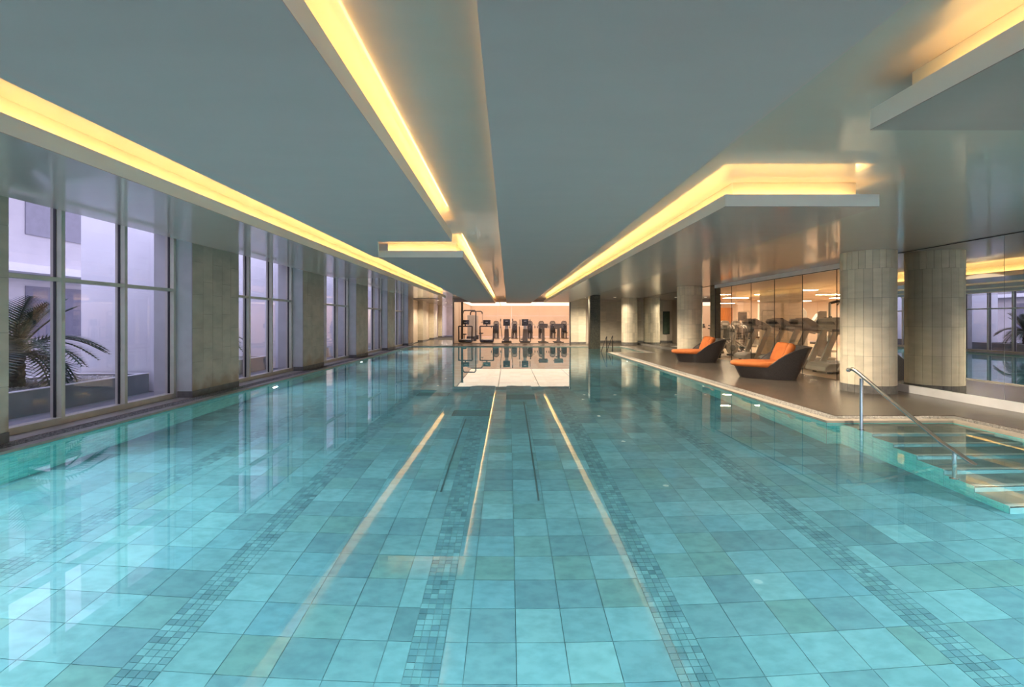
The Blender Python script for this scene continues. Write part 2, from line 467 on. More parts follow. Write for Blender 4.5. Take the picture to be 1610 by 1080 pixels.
# ---------------- steps (near and far bays)
ST0, RUN, RISE, XS = 6.08, 0.333, 0.197, 4.58
def steps(y_first, sgn, label):
    t = empty('pool_steps', (0, 0, 0)); tag(t, label, 'steps', kind='structure')
    zt = ZW - 0.03
    yb = y_first + sgn * -0.57
    for k in range(6):
        yn = y_first + sgn * RUN * k
        zz = zt - RISE * k
        y0, y1 = sorted((yn, yb if k == 0 else y_first + sgn * RUN * (k - 1)))
        MB().box(XS + 0.004, 6.115, y0, y1, ZF - 0.01, zz - 0.012).build('step_block', 'poolgrout', t)
        ya, yc = (y0 + 0.05, y1) if sgn < 0 else (y0, y1 - 0.05)
        w_ = (6.11 - XS) / 3
        for q in range(3):
            MB().box(XS + q * w_ + 0.001, XS + (q + 1) * w_ - 0.001, ya + 0.001, yc - 0.001, zz - 0.012, zz).build('tread_tile', 'treadstone', t)
        na, nb = (y0, y0 + 0.05) if sgn < 0 else (y1 - 0.05, y1)
        q = XS
        nm = MB()
        while q < 6.1:
            nm.box(q + 0.001, min(q + 0.05, 6.11) - 0.001, na, nb - 0.001, zz - 0.05, zz + 0.001); q += 0.05
        nm.build('nosing_strip', 'nosing', t)
        # side mosaic
        mosaic_wall((XS, y0), (XS, y1), ZF, zz - 0.002)
        rw = MB()
    return t
steps(ST0, -1, 'broad submerged steps beside the steel handrail in the near bay')
steps(21.3 + 0.57, 1, 'distant submerged steps in the bay beside the dark pillar')
wm.build('wall_mosaic', 'wallmosaic', basin, kind='stuff')

# ---------------- floor tiles
xs = []  # (x0, x1, mosaic?)
bands = [(-3.835, -3.615), (-2.227, -2.0), (-0.617, -0.406), (0.99, 1.201), (2.575, 2.79)]
def span(a, b, cuts): 
    e = [a] + cuts + [b]
    for i in range(len(e) - 1): xs.append((e[i], e[i + 1], False))
span(XL, -3.835, [-5.222, -4.912, -4.602, -4.292, -3.985])
span(-3.615, -2.227, [-3.465, -3.155, -2.838, -2.527])
span(-2.0, -0.617, [-1.70, -1.388, -1.075, -0.773])
span(-0.406, 0.99, [-0.262, 0.05, 0.362, 0.67])
span(1.201, 2.575, [1.485, 1.797, 2.105, 2.415])
span(2.79, 6.11, [2.93, 3.24, 3.55, 3.86, 4.17, 4.48, 4.79, 5.1, 5.41, 5.72, 6.03])
rows = []
y = 3.402 - 0.3055 * 8
while y < 26.5:
    rows.append((max(y, 0.9), min(y + 0.3055, 26.5))); y += 0.3055
pf = empty('pool_floor'); tag(pf, 'pale and dark teal slate tiles on the pool floor', 'pool floor', kind='structure')
near, far = [], MB()
cells = []
for (y0, y1) in rows:
    for (x0, x1, _) in xs:
        if y1 - y0 < 0.03: continue
        if x0 > XR - 0.02 and not (1.6 <= y0 <= 6.65 or 21.3 <= y0 <= 26.5): continue
        cells.append((x0, x1, y0, y1))
def seen(c):
    x, yy = (c[0] + c[1]) / 2, (c[2] + c[3]) / 2
    if yy < 2.65 or abs(x) > 1.12 * yy + 0.2: return 1e9
    return math.hypot(x, yy)
cells.sort(key=seen)
pm = {}
for k, (x0, x1, y0, y1) in enumerate(cells):
    if k < 300:
        key = (round(x1 - x0, 3), round(y1 - y0, 3))
        if key not in pm:
            hx, hy = key[0] / 2 - 0.0022, key[1] / 2 - 0.0022
            me = MB().box(-hx, hx, -hy, hy, -0.008, 0).mesh('floor_tile'); me.materials.append(M['tile']); pm[key] = me
        put('floor_tile', pm[key], pf, ((x0 + x1) / 2, (y0 + y1) / 2, ZF + random.uniform(-0.0006, 0.0006)))
    else:
        far.box(x0 + 0.002, x1 - 0.002, y0 + 0.002, y1 - 0.002, ZF - 0.008, ZF)
far.build('floor_tiles_beyond', 'tile_i', pf, kind='stuff')
mo = MB()
for (a, b) in bands:
    pw = (b - a) / 4; y = 0.95
    while y < 24:
        off = 0
        for c in range(4):
            yy = y
            L_ = pw
            mo.box(a + c * pw + 0.0018, a + (c + 1) * pw - 0.0018, yy + 0.0018, yy + 0.0509 - 0.0018, ZF - 0.006, ZF + random.uniform(0, 0.0015))
        y += 0.0509
mo.build('mosaic_bands', 'mosaic', pf, kind='stuff')
def flat(name, m, x0, x1, y0, y1, h=0.003): MB().box(x0, x1, y0, y1, ZF - 0.002, ZF + h).build(name, m, pf)
flat('dark_floor_line', 'darkteal', -0.735, -0.715, 5.2, 8.3)  # two thin dark lines lengthwise on the pool floor
flat('dark_floor_line', 'darkteal', 0.305, 0.325, 5.0, 9.8)
def drain(x0, x1, y0, y1, label):
    t = empty('floor_drain', ((x0 + x1) / 2, (y0 + y1) / 2, ZF)); tag(t, label, 'drain', 'pool floor drains')
    hx, hy = (x1 - x0) / 2, (y1 - y0) / 2
    MB().box(-hx, hx, -hy, hy, 0.001, 0.012).build('drain_tray', 'darkteal', t)
    MB().box(-hx, hx, hy - 0.05, hy, 0.012, 0.03).build('drain_rim', 'wallmosaic', t)
    for q in range(6):
        yy = -hy + 0.03 + q * (2 * hy - 0.1) / 6
        MB().box(-hx + 0.02, hx - 0.02, yy, yy + 0.035, 0.012, 0.02).build('drain_bar', 'poolgrout', t)
drain(-1.0, -0.33, 8.5, 9.0, 'dark teal floor drain, nearest of the three on the pool floor')
drain(-0.04, 0.60, 10.05, 10.7, 'dark teal floor drain right of the pool centre line')
drain(-1.99, -1.3, 10.4, 10.9, 'dark teal floor drain left of the pool centre line')

# ---------------- underwater lamps
def pool_lamp(x, y, face, power, label):
    # face: direction the lamp looks along, in degrees about z
    t = empty('pool_light', (x, y, ZW - 0.60), R(face)); tag(t, label, 'pool light', 'underwater lamps in the pool walls')
    MB().tube([(0, 0, 0), (0.03, 0, 0)], 0.12, 20).build('rim', 'steel', t, smooth=True, auto=40)
    MB().tube([(0.028, 0, 0), (0.036, 0, 0)], 0.095, 20).build('lens', lensmat, t)
    li = bpy.data.lights.new('pool_lamp', 'AREA'); li.shape = 'DISK'; li.size = 0.18
    li.energy = power; li.color = (0.82, 0.98, 1.0); li.spread = R(170)
    lo = bpy.data.objects.new('pool_lamp', li); COL.objects.link(lo); lo.parent = t
    lo.location = (0.05, 0, 0); lo.rotation_euler = (0, R(-80), 0)
    return t
lensmat = emat('lamp_lens', (0.9, 1.0, 1.0), 4.0)
for k, yy in enumerate((4.5, 10.9, 17.3, 23.7)):
    pool_lamp(XL + 0.004, yy, 0, POOLW * (0.7, 0.4, 0.4, 0.4)[k], 'round white underwater lamp in the left pool wall ' + ['below the nearest window', 'below the second window from the front', 'below the third pier', 'nearest the far end'][k])
pool_lamp(6.116, 2.7, 180, POOLW * 0.7, 'round white underwater lamp in the near step bay')
pool_lamp(XR - 0.004, 17.66, 180, POOLW * 0.35, 'round white underwater lamp in the right pool wall below the far lounger')
for k, xx in enumerate((-3.7, -0.45, 2.8)):
    pool_lamp(xx, 0.904, 90, POOLW * 0.33, 'round white underwater lamp in the pool end wall by the camera, ' + ['left', 'middle', 'right'][k] + ' of three')

# ---------------- water
wa = MB(); 
for x0, x1, y0, y1 in ((XL, XR, 0.9, 26.5), (XR, 6.12, 1.6, 6.65), (XR, 6.12, 21.3, 26.5)):
    pass
wa.v = [(p[0], p[1], ZW) for p in OUT]; wa.f = [tuple(range(n))]
tag(wa.build('pool_water', 'water', kind='stuff'), 'still clear water filling the turquoise swimming pool', 'water', kind='stuff')

# ---------------- handrail at the steps
def handrail():
    t = empty('handrail', (4.58, 6.27, ZW)); tag(t, 'polished steel handrail sloping down into the water at the steps', 'handrail')
    y = lambda Y: Y - 6.27
    z = lambda Z: Z - ZW
    MB().tube([(0, y(6.50), z(0.715)), (0, y(6.44), z(0.735)), (0, y(6.36), z(0.71)), (0, y(5.10), z(0.085)), (0, y(4.98), z(0.045)), (0, y(4.72), z(-0.05))], 0.022, 12).build('rail', 'steel', t, smooth=True, auto=50)
    MB().disc_y((0, y(6.505), z(0.714)), 0.03, 0.012, 16).build('end_cap', 'steel', t)
    MB().tube([(0, 0, -0.03), (0, 0, 0.665)], 0.02, 12).build('post', 'steel', t, smooth=True, auto=50)
    MB().lathe([(0.045, -0.03), (0.045, -0.012), (0.03, 0.0)], 16).build('base_flange', 'steel', t)
    MB().tube([(0, y(4.96), z(-0.23 - 0.62)), (0, y(4.96), z(0.03))], 0.02, 12).build('post', 'steel', t, smooth=True, auto=50)
    MB().lathe([(0.045, -0.02), (0.045, 0.0), (0.03, 0.012)], 16, (0, y(4.96), z(ZW - 0.03 - RISE * 4 + 0.01))).build('base_flange', 'steel', t)
handrail()

# ================================================================== CEILING
ceil = empty('ceiling', (0, 0, 0)); tag(ceil, 'glossy grey ceiling with hung panels and golden cove lights', 'ceiling', kind='structure')
MB().box(-4.3, XM + 0.1, -5.2, YB + 0.1, ZC, ZC + 0.1).build('ceiling_field', 'ceil', ceil)
ZL = 3.05            # raised strip along the windows
MB().box(-6.4, -4.25, -5.2, YB + 0.1, ZL, ZL + 0.1).build('ceiling_field', 'ceil', ceil)
MB().box(-4.3, -4.25, -5.2, YB + 0.1, ZC + 0.1, ZL).build('ceiling_step', 'ceil', ceil)
MB().box(-6.4, -4.25, YB + 0.05, YB + 0.1, ZC, ZL).build('ceiling_step', 'ceil', ceil)
MB().box(-6.4, -3.28, YB + 0.1, 47.0, ZC, ZC + 0.1).build('ceiling_field', 'ceil', ceil)
def panel(x0, x1, y0, y1, lit, strip_end=0.0, m_='panel'):
    t, h, q = 0.015, 0.118, 0.13
    p = MB().box(x0, x1, y0, y1, ZP, ZP + 0.004).box(x0 + t, x1 - t, y0 + t, y1 - t, ZP + 0.004, ZP + 0.02).build('ceiling_panel', m_, ceil)
    MB().box(x0, x0 + t, y0, y1, ZP + 0.004, ZP + h).build('panel_lip', 'lip', p)
    MB().box(x1 - t, x1, y0, y1, ZP + 0.004, ZP + h).build('panel_lip', 'lip', p)
    MB().box(x0 + t, x1 - t, y0, y0 + t, ZP + 0.004, ZP + h).build('panel_lip', 'lip', p)
    MB().box(x0 + t, x1 - t, y1 - t, y1, ZP + 0.004, ZP + h).build('panel_lip', 'lip', p)
    MB().box(x0 + q, x1 - q, y0 + q, y1 - q, ZP + 0.02, ZC - 0.001).build('panel_core', 'core', p)
    a, b, zz = 0.040, 0.058, ZP + 0.022
    if 'L' in lit or 'l' in lit: MB().box(x0 + a, x0 + b, y0 + 0.1, y1 - 0.1 - strip_end, zz, zz + 0.045).build('light_strip', 'strip_dim' if 'l' in lit else 'strip', p)
    if 'R' in lit or 'r' in lit: MB().box(x1 - b, x1 - a, y0 + 0.1, y1 - 0.1 - strip_end, zz, zz + 0.045).build('light_strip', 'strip_dim' if 'r' in lit else 'strip', p)
    if 'F' in lit: MB().box(x0 + 0.03, x1 - 0.1 - (0.1 if 'L' in lit else 0), y0 + a, y0 + b, zz, zz + 0.045).build('light_strip', 'strip', p)
    return p
panel(-4.38, -2.92, -4.6, 22.6, 'R', m_='panelg')
panel(-2.27, -0.766, -4.6, 6.6, 'R')
b2 = panel(-2.215, -0.77, 8.25, YB - 0.1, 'RF')
lk = MB(); lk.prism([(-2.27, 6.6), (-1.78, 6.6), (-2.215, 8.25), (-2.27, 8.25)], ZP, ZP + 0.02); lk.build('panel_link', 'panel', b2)
lk = MB(); lk.prism([(-1.795, 6.6), (-1.78, 6.6), (-2.205, 8.25), (-2.22, 8.25)], ZP + 0.001, ZP + 0.118); lk.build('panel_lip', 'lip', b2)
panel(-0.107, 1.364, -4.6, YB - 0.1, 'lr')
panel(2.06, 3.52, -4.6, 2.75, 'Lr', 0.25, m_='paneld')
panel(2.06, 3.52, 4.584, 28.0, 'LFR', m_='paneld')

# recessed downlights behind the right panel
def downlight(x, y, power, label, grp):
    t = empty('downlight', (x, y, ZC)); tag(t, label, 'ceiling light', grp)
    MB().lathe([(0.085, -0.012), (0.085, 0.0)], 20).build('trim_ring', 'white', t)
    MB().lathe([(0.068, -0.016), (0.068, -0.011)], 20).build('lens', 'downlens', t)
    li = bpy.data.lights.new('downlight_lamp', 'SPOT'); li.shadow_soft_size = 0.0
    li.energy = power; li.color = (1.0, 0.84, 0.62); li.spot_size = R(150); li.spot_blend = 0.5
    lo = bpy.data.objects.new('downlight_lamp', li); COL.objects.link(lo); lo.parent = t; lo.location = (0, 0, -0.02)
M['downlens'] = emat('downlight_lens', (1.0, 0.85, 0.65), 1.2)
DN = ['above the near steps', 'over the deck beside the near column', 'over the near lounger', 'over the far lounger', 'over the far steps', 'nearest the mosaic pillar']
for k, yy in enumerate((3.2, 7.7, 12.2, 16.7, 21.2, 25.7)):
    downlight(3.98, yy, 560.0, 'small round downlight behind the right ceiling panel ' + DN[k], 'deck downlights')

# ================================================================== LEFT WALL
wleft = empty('wall_left'); tag(wleft, 'left wall of limestone piers between tall windows', 'wall', kind='structure')
def pier(k):
    y0 = 8.67 + PER * (k - 1); y1 = y0 + 1.49
    p = MB().box(-6.36, XPIER - 0.016, y0 + 0.01, y1 - 0.01, -0.1, ZL).build('pier', 'jamb', wleft)
    MB().box(XPIER - 0.017, XPIER - 0.008, y0 + 0.004, y1 - 0.004, 0.0, ZL).build('grout_bed', 'grout', p)
    nc = 5; wd = (y1 - y0) / nc
    for c in range(nc):
        zs = [0.115, 0.63, 1.24, 1.86, 2.45, ZL] if c % 2 == 0 else [0.115, 0.86, 1.50, 2.10, ZL]
        for r in range(len(zs) - 1):
            MB().box(XPIER - 0.008, XPIER + random.uniform(-0.0015, 0.0015), y0 + c * wd + 0.0025, y0 + (c + 1) * wd - 0.0025, zs[r] + 0.002, zs[r + 1] - 0.002).build('stone_slab', 'pierstone', p)
    for c in range(3):
        ww = (y1 - y0) / 3
        MB().box(XPIER - 0.016, XPIER + 0.006, y0 + c * ww + 0.001, y0 + (c + 1) * ww - 0.001, 0.001, 0.113).build('skirting', 'skirt', p)
    for ya, yb in ((y0 - 0.006, y0 + 0.01), (y1 - 0.01, y1 + 0.006)):
        MB().box(-5.93, XPIER - 0.002, ya, yb, 0.001, 0.113).build('skirting', 'skirt', p)
    return p
for k in range(-2, 6): pier(k)
for k in range(-2, 5):       # bays
    y0 = 5.48 + PER * (k - 1 + 1); y1 = y0 + 3.19
    wnd = empty('window_%d' % (k + 3))
    tag(wnd, 'tall six-pane window with beige aluminium frame, ' + ['behind the camera', 'beside the camera', 'nearest in view', 'second in view', 'third in view', 'fourth in view', 'fifth in view, nearest the far end'][k + 2], 'window', kind='structure')
    fx0, fx1 = -6.11, XWIN
    fr = MB()
    MB().box(fx0, fx1, y0, y1, 0.0, 0.085).build('frame_bar', 'frame', wnd)
    MB().box(fx0, fx1, y0, y1, ZL - 0.06, ZL).build('frame_bar', 'frame', wnd)
    MB().box(fx0, fx1, y0, y0 + 0.055, 0.085, ZL - 0.06).build('frame_bar', 'frame', wnd)
    MB().box(fx0, fx1, y1 - 0.055, y1, 0.085, ZL - 0.06).build('frame_bar', 'frame', wnd)
    ms = [y0 + 0.97, y0 + 2.035]
    for m_ in ms: MB().box(fx0, fx1, m_, m_ + 0.055, 0.085, ZL - 0.06).build('mullion', 'frame', wnd)
    edges = [(y0 + 0.055, ms[0]), (ms[0] + 0.055, ms[1]), (ms[1] + 0.055, y1 - 0.055)]
    for a, b in edges:
        MB().box(fx0 + 0.02, fx1 - 0.004, a, b, 1.90, 1.95).build('transom', 'frame', wnd)
        for z0, z1 in ((0.085, 1.90), (1.95, ZL - 0.06)):
            MB().box(-6.055, -6.047, a, b, z0, z1).build('pane', 'winglass', wnd)
            # dark gasket at the right jamb of each light
            MB().box(-6.065, -6.03, b - 0.008, b, z0, z1).build('gasket', 'black', wnd)

# passage beyond the pool
for k in range(6, 9):
    y0 = 8.67 + PER * (k - 1); y1 = y0 + 1.49
    MB().box(-6.36, XPIER, y0, y1, 0, ZC).build('pier', 'stone', wleft)
    MB().box(-6.0, XPIER + 0.01, y0 - 0.01, y1 + 0.01, 0.001, 0.11).build('skirting', 'skirt', wleft)
MB().box(-6.36, -6.0, 28.85, 47.0, 0, ZC).build('recess_wall', 'wallpaint', wleft)
pe = MB().box(-6.4, -3.28, 47.0, 47.2, 0, ZC).build('wall_passage_end', 'wallpaint')
tag(pe, 'cream end wall of the far left passage', 'wall', kind='structure')
for k, (xx, yy) in enumerate(((-4.5, 31.0), (-4.5, 35.0), (-4.5, 39.0))):  # fill lights added to make the far passage warm and bright
    downlight(xx, yy, 210.0, 'small added fill light in the passage ceiling, ' + ['nearest', 'middle', 'farthest'][k] + ' of three', 'added passage fill lights')
for k, (xx, yy) in enumerate(((4.3, 27.3), (6.0, 27.2))):  # two more fill lights, added to brighten the far pier and wall
    downlight(xx, yy, 130.0, 'small added fill light over the far deck ' + ['before the stone pier', 'left of the far column'][k], 'added far deck fill lights')

# ================================================================== RIGHT WALL: mirror and gym glass
wright = empty('wall_right'); tag(wright, 'right wall of tall mirror panels on a white base', 'wall', kind='structure')
MB().box(XM + 0.02, XM + 0.2, -5.2, 10.03, 0, ZC).build('wall_core', 'white', wright)
MB().box(XM + 0.02, XM + 0.2, 18.06, 30.9, 0, ZC).build('wall_core', 'white', wright)
ys = [-5.1, -2.5, 0.0, 2.5, 5.01, 7.52, 10.03]
for a, b in zip(ys[:-1], ys[1:]): MB().box(XM, XM + 0.02, a + 0.003, b - 0.003, 0.14, ZC - 0.012).build('mirror_panel', 'mirror', wright)
ys = [18.06, 20.6, 23.1, 25.6, 28.1, 30.6]
for a, b in zip(ys[:-1], ys[1:]): MB().box(XM, XM + 0.02, a + 0.003, b - 0.003, 0.10, ZC - 0.012).build('mirror_panel', 'mirror', wright)
for a, b in ((-5.1, 10.03), (18.06, 30.6)):
    MB().box(XM - 0.012, XM + 0.02, a, b, ZC - 0.012, ZC - 0.001).build('top_channel', 'black', wright)
for i_, (a, b) in enumerate(((-5.1, 10.03), (18.06, 30.6))):
    o = MB().box(XM - 0.035, XM + 0.02, a, b, 0.0, 0.14 if i_ == 0 else 0.10).build('baseboard_right', 'white' if i_ == 0 else 'skirt')
    tag(o, ['white baseboard under the near mirror wall', 'dark baseboard under the far mirror wall'][i_], 'baseboard', kind='structure')
gw = empty('window_8'); tag(gw, 'frameless glass wall in front of the treadmills', 'window', kind='structure')
ys = [10.03, 11.37, 12.70, 14.04, 15.38, 16.72, 18.06]
for a, b in zip(ys[:-1], ys[1:]): MB().box(XM + 0.005, XM + 0.017, a + 0.006, b - 0.006, 0.0, 2.585).build('pane', 'gymglass', gw)
for a in ys[1:-1]: MB().box(XM + 0.004, XM + 0.018, a - 0.006, a + 0.006, 0, 2.585).build('joint', 'dgrey', gw)
MB().box(XM - 0.005, XM + 0.03, 10.03, 18.06, 2.585, 2.60).build('head_channel', 'dgrey', gw)
MB().box(XM - 0.01, XM + 0.2, 10.03, 18.06, 2.60, ZC).build('fascia', 'white', gw)
MB().box(XM, XM + 0.2, 18.02, 18.06, 0, 2.6).build('end_post', 'dgrey', gw)

# ---------------- round columns
def stave_mesh(r0, r1, a, h, name):
    mb = MB(); k = 3
    ring = []
    g = 0.0026 / r1
    for j in range(k + 1):
        t = -a / 2 + g + (a - 2 * g) * j / k; ring.append((r1 * math.cos(t), r1 * math.sin(t)))
    for j in range(k, -1, -1):
        t = -a / 2 + g + (a - 2 * g) * j / k; ring.append((r0 * math.cos(t), r0 * math.sin(t)))
    mb.prism(ring, 0.0015, h - 0.0015)
    me = mb.mesh(name); me.materials.append(M['stone']); return me
CR = 0.455
sm_low = [stave_mesh(CR - 0.015, CR, 2 * math.pi / 20, 0.555, 'stave')]
sm_top = stave_mesh(CR - 0.015, CR + 0.004, 2 * math.pi / 26, 0.348, 'stave')
sm_skirt = stave_mesh(CR - 0.015, CR + 0.006, 2 * math.pi / 20, 0.15, 'skirting'); sm_skirt.materials.clear(); sm_skirt.materials.append(M['skirt'])
def column(y, label):
    t = empty('column', (7.07, y, 0)); tag(t, label, 'column', 'round stone columns along the deck', kind='structure')
    MB().lathe([(CR - 0.014, 0.0), (CR - 0.014, ZC)], 40).build('column_core', 'grout', t, smooth=True, auto=40)
    for j in range(20): put('skirting', sm_skirt, t, (0, 0, 0), 2 * math.pi * j / 20)
    for r in range(4):
        for j in range(20): put('stave', sm_low[0], t, (0, 0, 0.15 + 0.5555 * r), 2 * math.pi * (j + 0.5 * (r % 2) * 0) / 20)
    for j in range(26): put('stave', sm_top, t, (0, 0, 0.15 + 0.5555 * 4), 2 * math.pi * j / 26)
    return t
column(9.5, 'thick round stone column nearest the handrail')
column(18.85, 'round stone column behind the far lounger')
column(28.2, 'round stone column at the far end of the deck')

# ================================================================== BACK WALL
wback = empty('wall_back'); tag(wback, 'far wall with a wide glazed opening into a gym', 'wall', kind='structure')
MB().box(-3.30, 3.70, YB, YB + 0.15, 2.53, ZC).build('lintel', 'panel', wback)
MB().box(3.76, 4.68, YB - 0.25, YB + 0.3, 0, ZC).build('pier', 'grout', wback)
for c in range(2):
    for r in range(5):
        z0 = 0.12 + r * 0.52; MB().box(3.76 + c * 0.46 + 0.0015, 3.76 + (c + 1) * 0.46 - 0.0015, YB - 0.262, YB - 0.25, z0 + 0.0015, z0 + 0.5185).build('stone_slab', 'stone', wback)
MB().box(3.75, 4.69, YB - 0.27, YB + 0.3, 0.0, 0.12).build('skirting', 'skirt', wback)
MB().box(4.9, XM + 0.2, 30.9, 31.1, 0, ZC).build('wall_section', 'wallpaint', wback)
for c in range(3):
    for r in range(4):
        MB().box(5.55 + c * 0.7 + 0.002, 5.55 + (c + 1) * 0.7 - 0.002, 30.88, 30.9, 0.14 + r * 0.62 + 0.002, 0.14 + (r + 1) * 0.62 - 0.002).build('stone_slab', 'stone', wback)
MB().box(4.9, XM, 30.86, 30.9, 0, 0.13).build('skirting', 'skirt', wback)
MB().box(4.66, 4.95, YB + 0.28, 31.1, 0, ZC).build('wall_section', 'wallpaint', wback)
fl2 = MB().box(4.6, 7.9, YB, 31.1, -0.2, 0.0).build('alcove_floor', 'deck', floor)
MB().box(3.6, XM + 0.2, YB + 0.1, 31.2, ZC, ZC + 0.1).build('ceiling_field', 'ceil', ceil)
bw = empty('window_9'); tag(bw, 'wide glass front of the far gym', 'window', kind='structure')
for k in range(5):
    a = -3.28 + k * 1.394
    MB().box(a + 0.004, a + 1.39, YB + 0.02, YB + 0.032, 0.03, 2.53).build('pane', 'arglass', bw)
MB().box(-3.28, 3.70, YB, YB + 0.05, 0.0, 0.03).build('sill_channel', 'dgrey', bw)
MB().box(-3.31, -3.28, YB, YB + 0.05, 0, 2.53).build('frame_bar', 'dgrey', bw)
MB().box(3.70, 3.76, YB, YB + 0.05, 0, 2.53).build('frame_bar', 'silver', bw)
# unseen end wall behind the camera, its glazing added to let in fill light
wf = empty('wall_front_fill'); tag(wf, 'unseen end wall behind the camera, glazing added for fill light', 'wall', kind='structure')
MB().box(-6.4, XM + 0.2, -5.3, -5.15, -0.1, 0.12).build('sill_bar', 'frame', wf)
MB().box(-6.4, XM + 0.2, -5.3, -5.15, 2.62, ZL).build('head_bar', 'frame', wf)
for k in range(10):
    a = -6.3 + k * 1.545
    MB().box(a, a + 0.06, -5.28, -5.17, 0.12, 2.62).build('mullion', 'frame', wf)
    if k < 9: MB().box(a + 0.06, a + 1.545, -5.23, -5.222, 0.12, 2.62).build('pane', 'winglass', wf)
o = MB().box(-6.12, 9.0, -25, -5.3, -0.3, -0.012).build('terrace', 'pave'); tag(o, 'grey paved terrace behind the camera', 'terrace', kind='structure')

# dark pillar at the far pool corner
t = empty('mosaic_pillar', (4.47, 25.1, 0)); tag(t, 'dark green mosaic pillar at the far pool corner', 'pillar', kind='structure')
MB().box(-0.26, 0.26, -0.26, 0.26, -0.3, ZC).build('pillar_core', 'slab', t)
g = MB(); s_ = 0.052
for r in range(int(2.75 / s_)):
    for c in range(10):
        a = -0.26 + c * s_
        z = -0.03 + r * s_
        g.quad((a + 0.002, -0.263, z + 0.002), (a + s_ - 0.002, -0.263, z + 0.002), (a + s_ - 0.002, -0.263, z + s_ - 0.002), (a + 0.002, -0.263, z + s_ - 0.002))
        g.quad((-0.263, a + s_ - 0.002, z + 0.002), (-0.263, a + 0.002, z + 0.002), (-0.263, a + 0.002, z + s_ - 0.002), (-0.263, a + s_ - 0.002, z + s_ - 0.002))
g.build('pillar_mosaic', 'granite', t, kind='stuff')
# grab rails of the far steps
for k, (xx, yy, la) in enumerate(((4.42, 22.2, 'slim dark grab rail beside the mosaic pillar'), (4.95, 23.4, 'slim dark grab rail right of the mosaic pillar'))):
    t = empty('grab_rail', (xx, yy, ZW)); tag(t, la, 'handrail')
    MB().tube([(0.10, 0.0, 0.0), (0.11, 0.0, 0.66), (0.12, 0.0, 0.71), (0.09, 0.0, 0.68), (-0.15, -0.02, 0.02), (-0.16, -0.02, -0.15)], 0.02, 8).build('rail', 'darksteel', t, smooth=True)
    MB().lathe([(0.045, -0.03), (0.045, 0.012)], 12, (0.10, 0.0, 0)).build('base_flange', 'darksteel', t)

